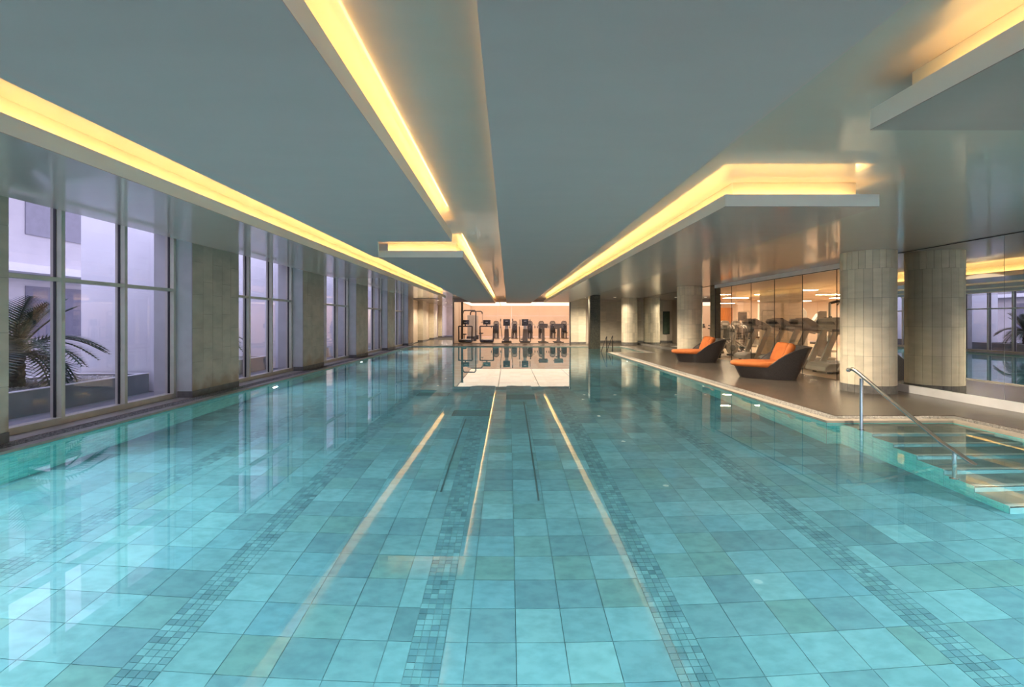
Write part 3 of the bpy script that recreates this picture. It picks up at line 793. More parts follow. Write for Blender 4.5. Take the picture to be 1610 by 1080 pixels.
# ================================================================== LOUNGERS
def chaise(loc, rz, label):
    # feet towards -x, seat axis x, width along y
    t = empty('daybed_lounger', loc, rz); tag(t, label, 'lounger', 'orange cushioned loungers on the deck')
    N = 48
    # plan outlines: pointed-round foot, wide middle, rounded back
    base = [(-0.52, 0.14), (-0.04, 0.56), (0.56, 0.50), (0.64, 0.30)]
    top = [(-0.72, 0.18), (-0.10, 0.64), (0.78, 0.62), (0.97, 0.36)]
    def outline(cs):
        pts = [(x, -y) for x, y in cs] + [(x, y) for x, y in reversed(cs)]
        # subdivide each side
        res = []
        m = len(pts)
        for i in range(m):
            a, b = pts[i], pts[(i + 1) % m]
            for k in range(6): res.append((a[0] + (b[0] - a[0]) * k / 6, a[1] + (b[1] - a[1]) * k / 6))
        for _ in range(2):
            sm = []
            for i in range(len(res)):
                p, q, r = res[i - 1], res[i], res[(i + 1) % len(res)]
                sm.append((q[0] * 0.5 + (p[0] + r[0]) * 0.25, q[1] * 0.5 + (p[1] + r[1]) * 0.25))
            res = sm
        return res
    ob, ot = outline(base), outline(top)
    # body: low box up to seat height
    def mixo(f): return [(a[0] + (b[0] - a[0]) * f, a[1] + (b[1] - a[1]) * f) for a, b in zip(ob, ot)]
    def rim(x):      # height of shell edge along the lounger
        if x < -0.05: return 0.285
        u = min(1.0, (x + 0.05) / 0.92)
        return 0.285 + 0.47 * (1 - (1 - u) ** 1.7)
    rings = []
    Hs = [0.0, 0.25, 0.5, 0.75, 1.0]
    for f in Hs:
        rg = []
        for (a, b) in zip(ob, ot):
            h = rim(b[0]) * f
            g_ = h / 0.75
            if b[0] < 0: g_ = h / 0.45
            g_ = min(1, g_)
            rg.append((a[0] + (b[0] - a[0]) * g_, a[1] + (b[1] - a[1]) * g_, h))
        rings.append(rg)
    outer_top = rings[-1]
    inner = []
    cx = 0.15
    for p in outer_top:
        dx, dy = p[0] - cx, p[1]; l_ = math.hypot(dx, dy); s_ = (l_ - 0.05) / l_
        inner.append((cx + dx * s_, dy * s_, p[2] - 0.003))
    inner2 = []
    for p in inner:
        dx, dy = p[0] - cx, p[1]; l_ = math.hypot(dx, dy); s_ = (l_ - 0.04 - max(0, (p[2] - 0.28)) * 0.45) / l_
        inner2.append((cx + dx * s_, dy * s_, 0.262))
    mb = MB(); mb.ring_loft(rings + [inner, inner2], True)
    sh = mb.build('wicker_shell', 'wicker', t, smooth=True, auto=50)
    # woven bands: thin raised courses round the shell
    wv = MB()
    for f in [0.12, 0.24, 0.36, 0.48, 0.60, 0.72, 0.84]:
        rg0, rg1 = [], []
        for (a, b) in zip(ob, ot):
            for dst, df in ((rg0, -0.012), (rg1, 0.012)):
                h = rim(b[0]) * (f + df)
                g_ = min(1, h / (0.45 if b[0] < 0 else 0.75))
                x_, y_ = a[0] + (b[0] - a[0]) * g_, a[1] + (b[1] - a[1]) * g_
                l_ = math.hypot(x_ - cx, y_)
                dst.append((x_ + (x_ - cx) / l_ * 0.004, y_ + y_ / l_ * 0.004, h))
        wv.ring_loft([rg0, rg1], False)
    wv.build('weave_course', 'wicker', sh)
    rm_ = MB(); rm_.tube([(p[0] * 0.985 + 0.002, p[1] * 0.97, p[2]) for p in outer_top] + [(outer_top[0][0] * 0.985, outer_top[0][1] * 0.97, outer_top[0][2])], 0.022, 6, False)
    rm_.build('rim', 'wicker', sh, smooth=True)
    # seat cushion
    cu = []
    for f, z in ((0.90, 0.275), (0.985, 0.30), (1.0, 0.34), (0.98, 0.385), (0.90, 0.405)):
        cu.append([((p[0] - 0.1) * f * (1.02 if p[0] < 0 else 0.80) + 0.1, p[1] * f * (1.0 if p[0] < 0 else 0.86), z) for p in ot])
    MB().ring_loft(cu).build('seat_cushion', 'orange', t, smooth=True)
    # back cushions: two slanted pillows
    def pillow(name, cy, w_, rz_):
        mb = MB(); rs = []
        for f, d_ in ((0.80, -0.075), (0.97, -0.05), (1.0, 0.0), (0.97, 0.05), (0.80, 0.075)):
            rg = []
            for k in range(24):
                a = 2 * math.pi * k / 24
                ca, sa = math.cos(a), math.sin(a)
                e = 0.35
                xx = math.copysign(abs(ca) ** e, ca) * w_ / 2 * f; zz = math.copysign(abs(sa) ** e, sa) * 0.26 * f
                v = Matrix.Rotation(rz_, 4, 'Z') @ (Matrix.Rotation(R(24), 4, 'Y') @ Vector((d_, xx, zz)))
                rg.append((v.x + 0.46, v.y + cy, v.z + 0.60))
            rs.append(rg)
        mb.ring_loft(rs).build(name, 'orange', t, smooth=True)
    pillow('back_cushion', -0.27, 0.54, R(-14)); pillow('back_cushion', 0.27, 0.54, R(14))
    return t
ch = chaise((6.24, 11.82, 0), R(-13), 'wicker lounger with orange cushions nearest the round column')
c2 = copy_tree(ch); c2.location = (6.33, 16.45, 0); c2.rotation_euler = (0, 0, R(-8)); c2['label'] = 'wicker lounger with orange cushions farther along the deck'

# ================================================================== GYM BEHIND THE GLASS
GX1, GY0, GY1 = 21.0, 8.5, 38.0
gf = empty('floor'); tag(gf, 'pale floor of the gym behind the glass wall', 'floor', kind='structure')
gb = MB().box(XM + 0.2, GX1, GY0, GY1, -0.15, -0.004).build('substrate', 'gymfloor', gf)
MB().box(XM + 0.02, XM + 0.22, 10.03, 18.06, -0.15, -0.002).build('threshold', 'gymfloor', gf)
gc = MB().box(XM + 0.2, GX1, GY0, GY1, 2.68, 2.78).build('ceiling', 'gymceil'); tag(gc, 'warm beige ceiling of the gym behind the glass', 'ceiling', kind='structure')
for nm_, bxs, m_, lb in (('wall_gym_far', (XM + 0.2, GX1, GY1, GY1 + 0.2, 0, 2.7), 'gymwall', 'peach far wall of the gym behind the glass'),
                       ('wall_gym_near', (XM + 0.2, GX1, GY0 - 0.2, GY0, 0, 2.7), 'gymwall', 'peach near wall of the gym, hidden by the mirror'),
                       ('wall_gym_side', (GX1, GX1 + 0.2, GY0, GY1, 0, 2.7), 'gymwall', 'peach side wall of the gym behind the machines')):
    o = MB().box(*bxs).build(nm_, m_); tag(o, lb, 'wall', kind='structure')
lights = 0
def gymlight(x, y, z, w_, l_, m_, lab, grp):
    t = empty('ceiling_light', (x, y, z)); tag(t, lab, 'ceiling light', grp)
    MB().box(-w_ / 2 - 0.02, w_ / 2 + 0.02, -l_ / 2 - 0.02, l_ / 2 + 0.02, -0.015, 0.0).build('light_frame', 'lip', t)
    MB().box(-w_ / 2, w_ / 2, -l_ / 2, l_ / 2, -0.02, -0.012).build('diffuser', m_, t)
gi = 0
ORD = ['first', 'second', 'third', 'fourth', 'fifth', 'sixth', 'seventh', 'eighth']
for ri, yy in enumerate((12.2, 14.6, 17.2, 20.2, 23.5, 27.0, 31.0, 35.0)):
    for ci, xx in enumerate((9.6, 12.2, 15.2, 18.2)):
        if (yy < 18 and xx < 14) or (yy < 23 and xx < 11): continue
        gymlight(xx + (0.5 if int(yy) % 2 else 0), yy, 2.68, 1.3, 0.32, 'gymlight', 'slim linear ceiling light of the glazed gym, %s row back, %s from the glass' % (ORD[ri], ORD[ci]), 'linear lights on the glazed gym ceiling')
# square column, wood wall, pier, screen
t = empty('gym_column', (11.27, 19.98, 0)); tag(t, 'square beige stone column behind the treadmills', 'column', kind='structure')
MB().box(-0.57, 0.57, -0.57, 0.57, 0, 2.68).build('column_core', 'grout', t)
for r in range(5):
    for c in range(2):
        z0 = r * 0.536
        MB().box(-0.57 + c * 0.57 + 0.0015, -0.57 + (c + 1) * 0.57 - 0.0015, -0.585, -0.57, z0 + 0.0015, z0 + 0.5345).build('stone_slab', 'stone', t)
        MB().box(-0.585, -0.57, -0.57 + c * 0.57 + 0.0015, -0.57 + (c + 1) * 0.57 - 0.0015, z0 + 0.0015, z0 + 0.5345).build('stone_slab', 'stone', t)
t = empty('wood_wall', (13.6, 31.5, 0)); tag(t, 'orange wood panelled wall at the back of the gym', 'wall', kind='structure')
for k in range(6):
    MB().box(-0.9 + k * 0.32 + 0.002, -0.9 + (k + 1) * 0.32 - 0.002, 0, 0.1, 0, 2.25).build('wood_panel', 'wood', t)
o = MB().box(15.0, 15.9, 30.8, 31.6, 0, 2.68).build('gym_pier', 'gymwall'); tag(o, 'plain peach pier beside the orange wood wall', 'pier', kind='structure')
o = MB().box(16.2, 17.3, 32.0, 32.6, 0, 2.68).build('gym_pier', 'white'); tag(o, 'white pier behind the wall screen in the gym', 'pier', kind='structure')
t = empty('wall_screen', (14.55, 30.0, 1.42)); tag(t, 'black flat screen beside the orange wood wall', 'screen')
MB().box(-0.26, 0.26, -0.03, 0.03, 0, 0.52).build('screen_case', 'black', t, bevel=0.008)
MB().box(-0.24, 0.24, -0.034, -0.03, 0.03, 0.49).build('display', 'screen', t)
MB().box(-0.03, 0.03, 0.03, 0.5, 0.2, 0.3).build('bracket', 'dgrey', t)
MB().tube([(0, 0.5, -1.42), (0, 0.5, 0.4)], 0.05, 10).build('pole', 'dgrey', t)

def treadmill():
    # runner faces -x; origin on floor under the motor hood front
    t = empty('treadmill'); tag(t, 'x', 'treadmill', 'treadmills behind the gym glass')
    MB().prism([(-0.30, 0.08), (-0.26, 0.05), (0.35, 0.05), (0.35, 0.22), (0.10, 0.28), (-0.16, 0.26), (-0.28, 0.18)], -0.42, 0.42, 'y').build('motor_hood', 'mgrey', t, bevel=0.03)
    MB().box(0.30, 1.75, -0.40, 0.40, 0.06, 0.19).build('deck', 'mgrey', t, bevel=0.02)
    MB().box(0.32, 1.72, -0.26, 0.26, 0.19, 0.197).build('belt', 'black', t)
    for s in (-1, 1):
        MB().prism([(0.02, 0.10), (0.20, 0.10), (0.66, 1.14), (0.50, 1.14)], s * 0.40 - 0.035, s * 0.40 + 0.035, 'y').build('upright', 'silver', t, bevel=0.012)
        MB().tube([(0.20, s * 0.40, 1.20), (0.62, s * 0.41, 1.14), (0.95, s * 0.41, 1.04), (1.12, s * 0.40, 1.0)], [0.055, 0.05, 0.042, 0.035], 10).build('handrail', 'silver', t, smooth=True)
        MB().lathe([(0.05, 0.0), (0.05, 0.05)], 12, (-0.1, s * 0.3, 0)).build('foot', 'black', t)
        MB().lathe([(0.04, 0.0), (0.04, 0.06)], 12, (1.6, s * 0.3, 0)).build('foot', 'black', t)
    MB().box(0.42, 0.58, -0.38, 0.38, 1.08, 1.15).build('crossbar', 'taupe', t, bevel=0.02)
    co = MB()
    prof = [(0.02, 1.28), (-0.03, 1.36), (0.02, 1.44), (0.14, 1.46), (0.34, 1.36), (0.64, 1.22), (0.66, 1.16), (0.40, 1.15), (0.16, 1.20)]
    rings = []
    for f, yy in ((0.72, -0.43), (0.95, -0.38), (1.0, -0.2), (1.0, 0.2), (0.95, 0.38), (0.72, 0.43)):
        rings.append([(0.25 + (p[0] - 0.25) * f, yy, 1.29 + (p[1] - 1.29) * f) for p in prof])
    co.ring_loft([list(reversed(r)) for r in rings]).build('console', 'mgrey', t, smooth=True, auto=45)
    MB().prism([(-0.034, 1.355), (0.016, 1.285), (0.022, 1.29), (-0.026, 1.36)], -0.34, 0.34, 'y').build('console_back', 'dgrey', t)
    MB().prism([(0.15, 1.463), (0.335, 1.37), (0.34, 1.376), (0.155, 1.47)], -0.30, 0.30, 'y').build('display', 'screen', t)
    return t
tm = treadmill()
tl = ['farthest of four treadmills behind the glass, left of the square column', 'second treadmill from the left behind the glass wall', 'third treadmill from the left, behind the near lounger back', 'treadmill behind the glass partly hidden by the round column']
for k, (xx, yy) in enumerate(((8.35, 17.1), (8.35, 15.47), (8.35, 14.18), (8.35, 12.87))):
    o = tm if k == 0 else copy_tree(tm)
    o.location = (xx + 0.1, yy, 0); o['label'] = 'grey ' + tl[k]

def spin_bike():
    t = empty('exercise_bike'); tag(t, 'x', 'exercise bike', 'spin bikes in the gym')
    MB().disc_y((-0.42, 0, 0.33), 0.25, 0.05, 24).build('flywheel', 'mgrey', t, smooth=True, auto=40)
    MB().disc_y((-0.42, 0, 0.33), 0.12, 0.07, 16).build('hub', 'dgrey', t)
    MB().tube([(-0.45, 0, 0.10), (-0.30, 0.0, 0.75), (-0.28, 0, 1.05)], 0.035, 8).build('front_post', 'silver', t)
    MB().tube([(-0.30, 0, 0.62), (0.12, 0, 0.32), (0.45, 0, 0.08)], 0.04, 8).build('main_tube', 'silver', t)
    MB().tube([(0.08, 0, 0.34), (0.28, 0, 0.92)], 0.03, 8).build('seat_post', 'silver', t)
    MB().prism([(0.10, -0.03), (0.40, -0.12), (0.44, 0.0), (0.40, 0.12), (0.10, 0.03)], 0.92, 0.98).build('saddle', 'black', t, bevel=0.015)
    MB().tube([(-0.52, -0.18, 1.10), (-0.52, -0.22, 1.02), (-0.28, -0.18, 1.05), (-0.28, 0.18, 1.05), (-0.52, 0.22, 1.02), (-0.52, 0.18, 1.10)], 0.02, 8).build('handlebar', 'black', t)
    MB().disc_y((0.02, 0.06, 0.33), 0.10, 0.03, 16).build('chainring', 'black', t)
    for s in (-1, 1):
        MB().tube([(0.02, s * 0.10, 0.33), (0.02 + s * 0.14, s * 0.11, 0.30 - s * 0.08)], 0.014, 6).build('crank', 'black', t)
        MB().box(-0.05 + 0.02 + s * 0.14, 0.07 + s * 0.14, s * 0.15 - 0.04, s * 0.15 + 0.04, 0.285 - s * 0.08, 0.31 - s * 0.08).build('pedal', 'black', t)
    MB().tube([(-0.45, -0.27, 0.05), (-0.45, 0.27, 0.05)], 0.04, 8).build('floor_bar', 'dgrey', t)
    MB().tube([(0.45, -0.27, 0.05), (0.45, 0.27, 0.05)], 0.04, 8).build('floor_bar', 'dgrey', t)
    return t
sb = spin_bike()
sl = ['spin bike nearest the far treadmill, large flywheel', 'spin bike behind the nearest one, beside the far lounger', 'spin bike third back in the gym row', 'spin bike close to the dark glass end post']
for k, (xx, yy, rz) in enumerate(((9.15, 18.9, 8), (8.85, 19.5, 5), (9.8, 21.5, 10), (8.6, 20.6, 8))):
    o = sb if k == 0 else copy_tree(sb)
    o.location = (xx, yy, 0); o.rotation_euler = (0, 0, R(rz)); o['label'] = sl[k]

def weight_tower(m_='taupe'):
    # selectorised machine: rounded shroud tower, seat and arms towards -y
    t = empty('weight_machine'); tag(t, 'x', 'weight machine', 'weight machines')
    prof = [(-0.22, 0.0), (0.22, 0.0), (0.22, 1.25), (0.17, 1.36), (0.08, 1.40), (-0.08, 1.40), (-0.17, 1.36), (-0.22, 1.25)]
    MB().prism(prof, 0.0, 0.30, 'y').build('tower_shroud', m_, t, bevel=0.01)
    MB().box(-0.10, 0.10, -0.012, 0.0, 0.25, 1.15).build('stack_slot', 'black', t)
    MB().box(-0.12, 0.12, -0.012, 0.0, 1.20, 1.26).build('label_plate', 'silver', t)
    MB().box(-0.20, 0.20, -0.62, -0.25, 0.44, 0.52).build('seat', 'black', t, bevel=0.02)
    MB().box(-0.18, 0.18, -0.30, -0.22, 0.52, 1.05).build('backrest', 'black', t, bevel=0.02)
    MB().box(-0.05, 0.05, -0.60, 0.0, 0.05, 0.44).build('seat_frame', 'silver', t)
    for s in (-1, 1):
        MB().tube([(s * 0.20, -0.05, 1.15), (s * 0.36, -0.35, 1.12), (s * 0.36, -0.62, 0.98)], 0.025, 8).build('lever_arm', 'silver', t)
        MB().tube([(s * 0.36, -0.60, 1.0), (s * 0.36, -0.64, 0.84)], 0.03, 8).build('grip', 'black', t)
        MB().tube([(s * 0.25, -0.7, 0.04), (s * 0.25, 0.28, 0.04)], 0.035, 8).build('floor_bar', 'silver', t)
    return t
wt = weight_tower('taupe')
# through the right-hand glass: a cluster of machines
spots = [(11.0, 24.5), (11.9, 25.2), (12.8, 25.9), (11.6, 27.2), (12.6, 28.0), (13.8, 27.4), (14.6, 26.0)]
for k, (xx, yy) in enumerate(spots):
    o = wt if k == 0 else copy_tree(wt)
    o.location = (xx, yy, 0); o.rotation_euler = (0, 0, R(-20 + 7 * k))
    o['label'] = 'weight machine in the cluster before the orange wood wall, %s from the glass' % ORD[k]; o['group'] = 'weight machines before the wood wall'

def cable_station():
    t = empty('cable_station'); tag(t, 'x', 'gym machine')
    for s in (-1, 1):
        MB().tube([(s * 0.55, 0, 0.0), (s * 0.55, 0, 2.05)], 0.05, 8).build('upright', 'silver', t)
        MB().box(s * 0.75 - 0.12, s * 0.75 + 0.12, 0.05, 0.35, 0.05, 1.75).build('stack_shroud', 'lgrey', t, bevel=0.02)
        MB().tube([(s * 0.55, -0.10, 1.3), (s * 0.55, -0.10, 1.55)], 0.05, 8).build('pulley_slide', 'black', t)
        MB().tube([(s * 0.55, -0.12, 1.3), (s * 0.52, -0.16, 1.05)], 0.012, 6).build('cable', 'black', t)
        MB().box(s * 0.55 - 0.08, s * 0.55 + 0.08, -0.45, 0.45, 0.0, 0.06).build('foot_bar', 'silver', t)
    MB().tube([(-0.55, 0, 2.03), (-0.3, 0, 2.10), (0.3, 0, 2.10), (0.55, 0, 2.03)], 0.045, 8).build('top_bar', 'dgrey', t)
    for s in (-1, 1):
        MB().tube([(s * 0.30, 0.02, 2.08), (s * 0.34, -0.30, 2.02), (s * 0.42, -0.45, 1.96)], 0.022, 8).build('pull_up_grip', 'black', t)
    return t
cs = cable_station(); cs.location = (12.35, 17.6, 0); cs.rotation_euler = (0, 0, R(-20)); cs['label'] = 'silver cable station with black pull-up bars behind the third treadmill'
def leg_press():
    t = empty('leg_press'); tag(t, 'tall beige leg press machine right of the square gym column', 'gym machine')
    MB().prism([(-0.25, 0), (0.25, 0), (0.20, 1.75), (0.05, 1.95), (-0.12, 1.95), (-0.22, 1.75)], 0, 0.35, 'y').build('tower', 'lgrey', t, bevel=0.02)
    MB().box(-0.26, -0.16, -0.02, 0.0, 0.2, 1.6).build('stack_slot', 'black', t)
    MB().prism([(0.25, 1.0), (0.75, 1.70), (0.90, 1.62), (0.40, 0.9)], 0.05, 0.30, 'y').build('swing_arm', 'lgrey', t, bevel=0.02)
    MB().box(0.55, 1.3, -0.05, 0.4, 0.4, 0.5).build('seat', 'black', t, bevel=0.03)
    MB().prism([(1.15, 0.5), (1.5, 1.1), (1.6, 1.05), (1.28, 0.45)], 0.0, 0.38, 'y').build('backrest', 'black', t, bevel=0.03)
    MB().box(0.0, 1.5, 0.1, 0.28, 0.05, 0.15).build('base_beam', 'silver', t)
    MB().box(0.9, 1.0, 0.12, 0.24, 0.15, 0.4).build('seat_post', 'silver', t)
    return t
lp = leg_press(); lp.location = (12.35, 20.3, 0)
t = empty('gym_ball', (9.85, 16.9, 1.25)); 
bpy.data.objects.remove(t)

# ================================================================== FAR GYM BEHIND THE BACK WALL
BY1 = 42.3
o = MB().box(-3.3, 7.6, YB + 0.1, BY1, -0.15, -0.003).build('floor', 'gymfloor'); tag(o, 'pale floor of the gym beyond the pool end', 'floor', kind='structure')
o = MB().box(-3.3, 7.6, YB + 0.15, BY1, 2.74, 2.84).build('ceiling', 'gymwall'); tag(o, 'pinkish ceiling of the gym beyond the pool end', 'ceiling', kind='structure')
bwl = empty('wall_far_gym'); tag(bwl, 'peach panelled back wall of the far gym', 'wall', kind='structure')
for c in range(9):
    for r in range(3):
        MB().box(-3.3 + c * 1.2 + 0.002, -3.3 + (c + 1) * 1.2 - 0.002, BY1, BY1 + 0.1, r * 0.913 + 0.002, (r + 1) * 0.913 - 0.002).build('wall_panel', 'gymwall', bwl)
o = MB().box(-3.38, -3.3, YB + 0.05, BY1, 0, 2.74).build('wall_far_gym_left', 'gymwall'); tag(o, 'left side wall of the far gym', 'wall', kind='structure')
o = MB().box(7.6, 7.7, 31.1, BY1, 0, 2.74).build('wall_far_gym_right', 'gymwall'); tag(o, 'right side wall of the far gym', 'wall', kind='structure')
for ri, yy in enumerate((31.1, 34.3, 37.5, 40.7)):
    for ci, xx in enumerate((-1.95, 0.68, 3.31, 5.94)):
        if xx > 4 and yy < 32: continue
        gymlight(xx, yy, 2.74, 2.58, 3.14, 'bglight', 'wide luminous ceiling panel of the far gym, %s row back, %s from the left' % (ORD[ri], ORD[ci]), 'luminous ceiling panels of the far gym')

def frame_treadmill():
    # seen from the front: runner faces the pool (-y)
    t = empty('treadmill'); tag(t, 'x', 'treadmill', 'black framed treadmills in the far gym')
    MB().box(-0.42, 0.42, 0.0, 0.25, 0.03, 0.20).build('front_cover', 'black', t, bevel=0.04)
    MB().box(-0.40, 0.40, 0.2, 1.75, 0.05, 0.19).build('deck', 'dgrey', t, bevel=0.02)
    MB().box(-0.27, 0.27, 0.25, 1.72, 0.19, 0.196).build('belt', 'lgrey', t)
    for s in (-1, 1):
        MB().tube([(s * 0.41, 0.08, 0.10), (s * 0.43, 0.12, 1.05)], 0.042, 8).build('upright', 'black', t)
        MB().tube([(s * 0.43, 0.12, 1.04), (s * 0.42, 0.85, 1.02)], 0.025, 8).build('handrail', 'black', t)
    MB().tube([(-0.43, 0.12, 1.05), (0.43, 0.12, 1.05)], 0.042, 8).build('crossbar', 'black', t)
    MB().box(-0.04, 0.04, 0.10, 0.16, 1.05, 1.20).build('console_neck', 'black', t)
    c = MB().box(-0.24, 0.24, 0.08, 0.14, 1.16, 1.45).build('console', 'dgrey', t, bevel=0.015)
    MB().box(-0.08, 0.08, 0.074, 0.08, 1.29, 1.31).build('logo_bar', 'print', c)
    return t
ft = frame_treadmill(); ft.location = (-2.72, 30.6, 0); ft['label'] = 'black framed treadmill at the left end of the far gym'
f2 = copy_tree(ft); f2.location = (-1.36, 30.6, 0); f2['label'] = 'black framed treadmill second from left in the far gym'
def stepper(kind):
    t = empty('cross_trainer'); tag(t, 'x', 'cross trainer', 'cross trainers in the far gym')
    MB().prism([(-0.17, 0.0), (0.17, 0.0), (0.13, 0.88), (-0.13, 0.88)], 0.0, 0.22, 'y').build('front_column', 'taupe', t, bevel=0.02)
    MB().box(-0.32, 0.32, -0.08, 1.3, 0.0, 0.09).build('base', 'dgrey', t, bevel=0.02)
    MB().box(-0.10, 0.10, 0.05, 0.17, 0.86, 1.12).build('mast', 'silver', t)
    c = MB().box(-0.22, 0.22, 0.02, 0.10, 1.08, 1.50).build('console', 'dgrey', t, bevel=0.02)
    MB().box(-0.08, 0.08, 0.012, 0.02, 1.36, 1.39).build('logo_bar', 'print', c)
    for s in (-1, 1):
        if kind == 0:
            MB().tube([(s * 0.30, 0.30, 0.25), (s * 0.34, 0.12, 0.85), (s * 0.40, 0.05, 1.25), (s * 0.38, 0.02, 1.52)], 0.024, 8).build('swing_arm', 'silver', t)
            MB().tube([(s * 0.39, 0.035, 1.36), (s * 0.38, 0.02, 1.53)], 0.03, 8).build('grip', 'black', t)
        else:
            MB().tube([(s * 0.34, 0.10, 0.06), (s * 0.36, 0.10, 0.98)], 0.03, 8).build('side_post', 'black', t)
            MB().tube([(s * 0.36, 0.10, 0.98), (s * 0.34, 0.65, 0.98)], 0.025, 8).build('handrail', 'black', t)
            MB().tube([(s * 0.32, 0.10, 1.1), (s * 0.32, 0.10, 1.48)], 0.025, 8).build('grip', 'black', t)
        MB().box(s * 0.18 - 0.08, s * 0.18 + 0.08, 0.45, 0.95, 0.22 + 0.06 * s, 0.27 + 0.06 * s).build('pedal', 'black', t)
        MB().tube([(s * 0.18, 0.2, 0.3), (s * 0.18, 1.15, 0.22)], 0.03, 8).build('pedal_arm', 'silver', t)
    return t
s0 = stepper(0); s0.location = (-0.1, 30.8, 0); s0['label'] = 'taupe cross trainer with silver swing arms in the far gym centre'
s1 = stepper(1); s1.location = (1.08, 30.8, 0); s1['label'] = 'stair stepper with black side posts right of the far gym centre'; s1['category'] = 'stepper'
def upright_bike():
    t = empty('exercise_bike'); tag(t, 'x', 'exercise bike', 'upright bikes in the far gym')
    MB().prism([(-0.09, 0.06), (0.09, 0.06), (0.075, 1.0), (-0.075, 1.0)], 0.0, 0.14, 'y').build('front_post', 'taupe', t, bevel=0.02)
    MB().box(-0.32, 0.32, -0.08, 0.05, 0.0, 0.06).build('floor_bar', 'dgrey', t, bevel=0.015)
    MB().box(-0.28, 0.28, 0.95, 1.07, 0.0, 0.06).build('floor_bar', 'dgrey', t, bevel=0.015)
    MB().box(-0.06, 0.06, 0.05, 1.0, 0.04, 0.14).build('base_beam', 'taupe', t)
    MB().box(-0.28, 0.28, -0.05, 0.16, 0.94, 1.18).build('console', 'taupe', t, bevel=0.03)
    MB().box(-0.29, 0.29, -0.06, 0.17, 1.18, 1.21).build('console_tray', 'dgrey', t, bevel=0.01)
    MB().tube([(-0.30, 0.05, 1.08), (-0.30, 0.35, 1.10)], 0.025, 8).build('handlebar', 'black', t)
    MB().tube([(0.30, 0.05, 1.08), (0.30, 0.35, 1.10)], 0.025, 8).build('handlebar', 'black', t)
    MB().tube([(0, 0.72, 0.1), (0, 0.80, 0.86)], 0.04, 8).build('seat_post', 'silver', t)
    MB().prism([(-0.04, 0.58), (0.04, 0.58), (0.13, 0.90), (-0.13, 0.90)], 0.86, 0.93).build('saddle', 'black', t, bevel=0.02)
    MB().disc_x((0, 0.45, 0.32), 0.2, 0.12, 18).build('drive_cover', 'taupe', t)
    return t
ub = upright_bike(); ub.location = (2.24, 30.8, 0); ub['label'] = 'taupe upright exercise bike, left one of the pair in the far gym'
u2 = copy_tree(ub); u2.location = (3.22, 30.8, 0); u2['label'] = 'taupe upright exercise bike at the right end of the far gym'
labs = ['left of the centre', 'at the centre', 'just right of the centre', 'second from the right', 'at the right end', 'far right behind the bikes']
for k, xx in enumerate((-0.95, 0.50, 1.72, 2.62, 3.52, 4.42)):
    o = copy_tree(wt); o.location = (xx, 38.2, 0); o.rotation_euler = (0, 0, 0)
    o['label'] = 'taupe weight tower against the far gym wall, ' + labs[k]; o['group'] = 'weight towers in the far gym'
def cable_tower():
    t = empty('cable_tower'); tag(t, 'x', 'gym machine', 'cable towers in the far gym')
    MB().box(-0.30, 0.22, 0.0, 0.35, 0.05, 1.80).build('stack_shroud', 'lgrey', t, bevel=0.03)
    MB().box(-0.32, 0.26, -0.05, 0.45, 0.0, 0.32).build('base', 'dgrey', t, bevel=0.02)
    MB().tube([(-0.36, 0.15, 0.0), (-0.36, 0.15, 2.0), (-0.28, 0.15, 2.12), (0.42, 0.15, 2.12), (0.52, 0.15, 2.05), (0.54, 0.15, 1.92)], 0.045, 8).build('overhead_arm', 'black', t)
    MB().tube([(0.54, 0.15, 1.92), (0.54, 0.10, 1.3)], 0.012, 6).build('cable', 'black', t)
    MB().tube([(0.44, 0.10, 1.3), (0.64, 0.10, 1.3)], 0.022, 8).build('pull_bar', 'black', t)
    MB().box(0.30, 0.62, -0.25, 0.25, 0.42, 0.50).build('seat', 'black', t, bevel=0.02)
    MB().box(0.42, 0.50, 0.0, 0.1, 0.0, 0.42).build('seat_post', 'silver', t)
    return t
ct = cable_tower(); ct.location = (-2.5, 36.5, 0); ct['label'] = 'tall cable tower with black overhead arm behind the second far treadmill'
o = copy_tree(ct); o.location = (-2.62, 33.9, 0); o.rotation_euler = (0, 0, R(180)); o['label'] = 'tall cable tower at the left glass edge of the far gym'
t = empty('gym_post', (-3.12, 32.75, 0)); tag(t, 'tall slim dark post at the left of the far gym', 'post')
MB().box(-0.07, 0.07, -0.07, 0.07, 0.05, 2.70).build('shaft', 'dgrey', t); MB().box(-0.12, 0.12, -0.12, 0.12, 0, 0.05).build('base_plate', 'dgrey', t)
MB().box(-0.10, 0.10, -0.10, 0.10, 2.68, 2.735).build('top_plate', 'silver', t)

# picture beside the pillar
t = empty('wall_art', (5.35, 30.86, 0.55)); tag(t, 'narrow dark green picture on the far wall beside the mosaic pillar', 'picture')
MB().box(-0.22, 0.22, -0.02, 0.0, 0, 1.45).build('art_frame', 'black', t); MB().box(-0.20, 0.20, -0.024, -0.02, 0.02, 1.43).build('art_sheet', 'palmleaf', t)

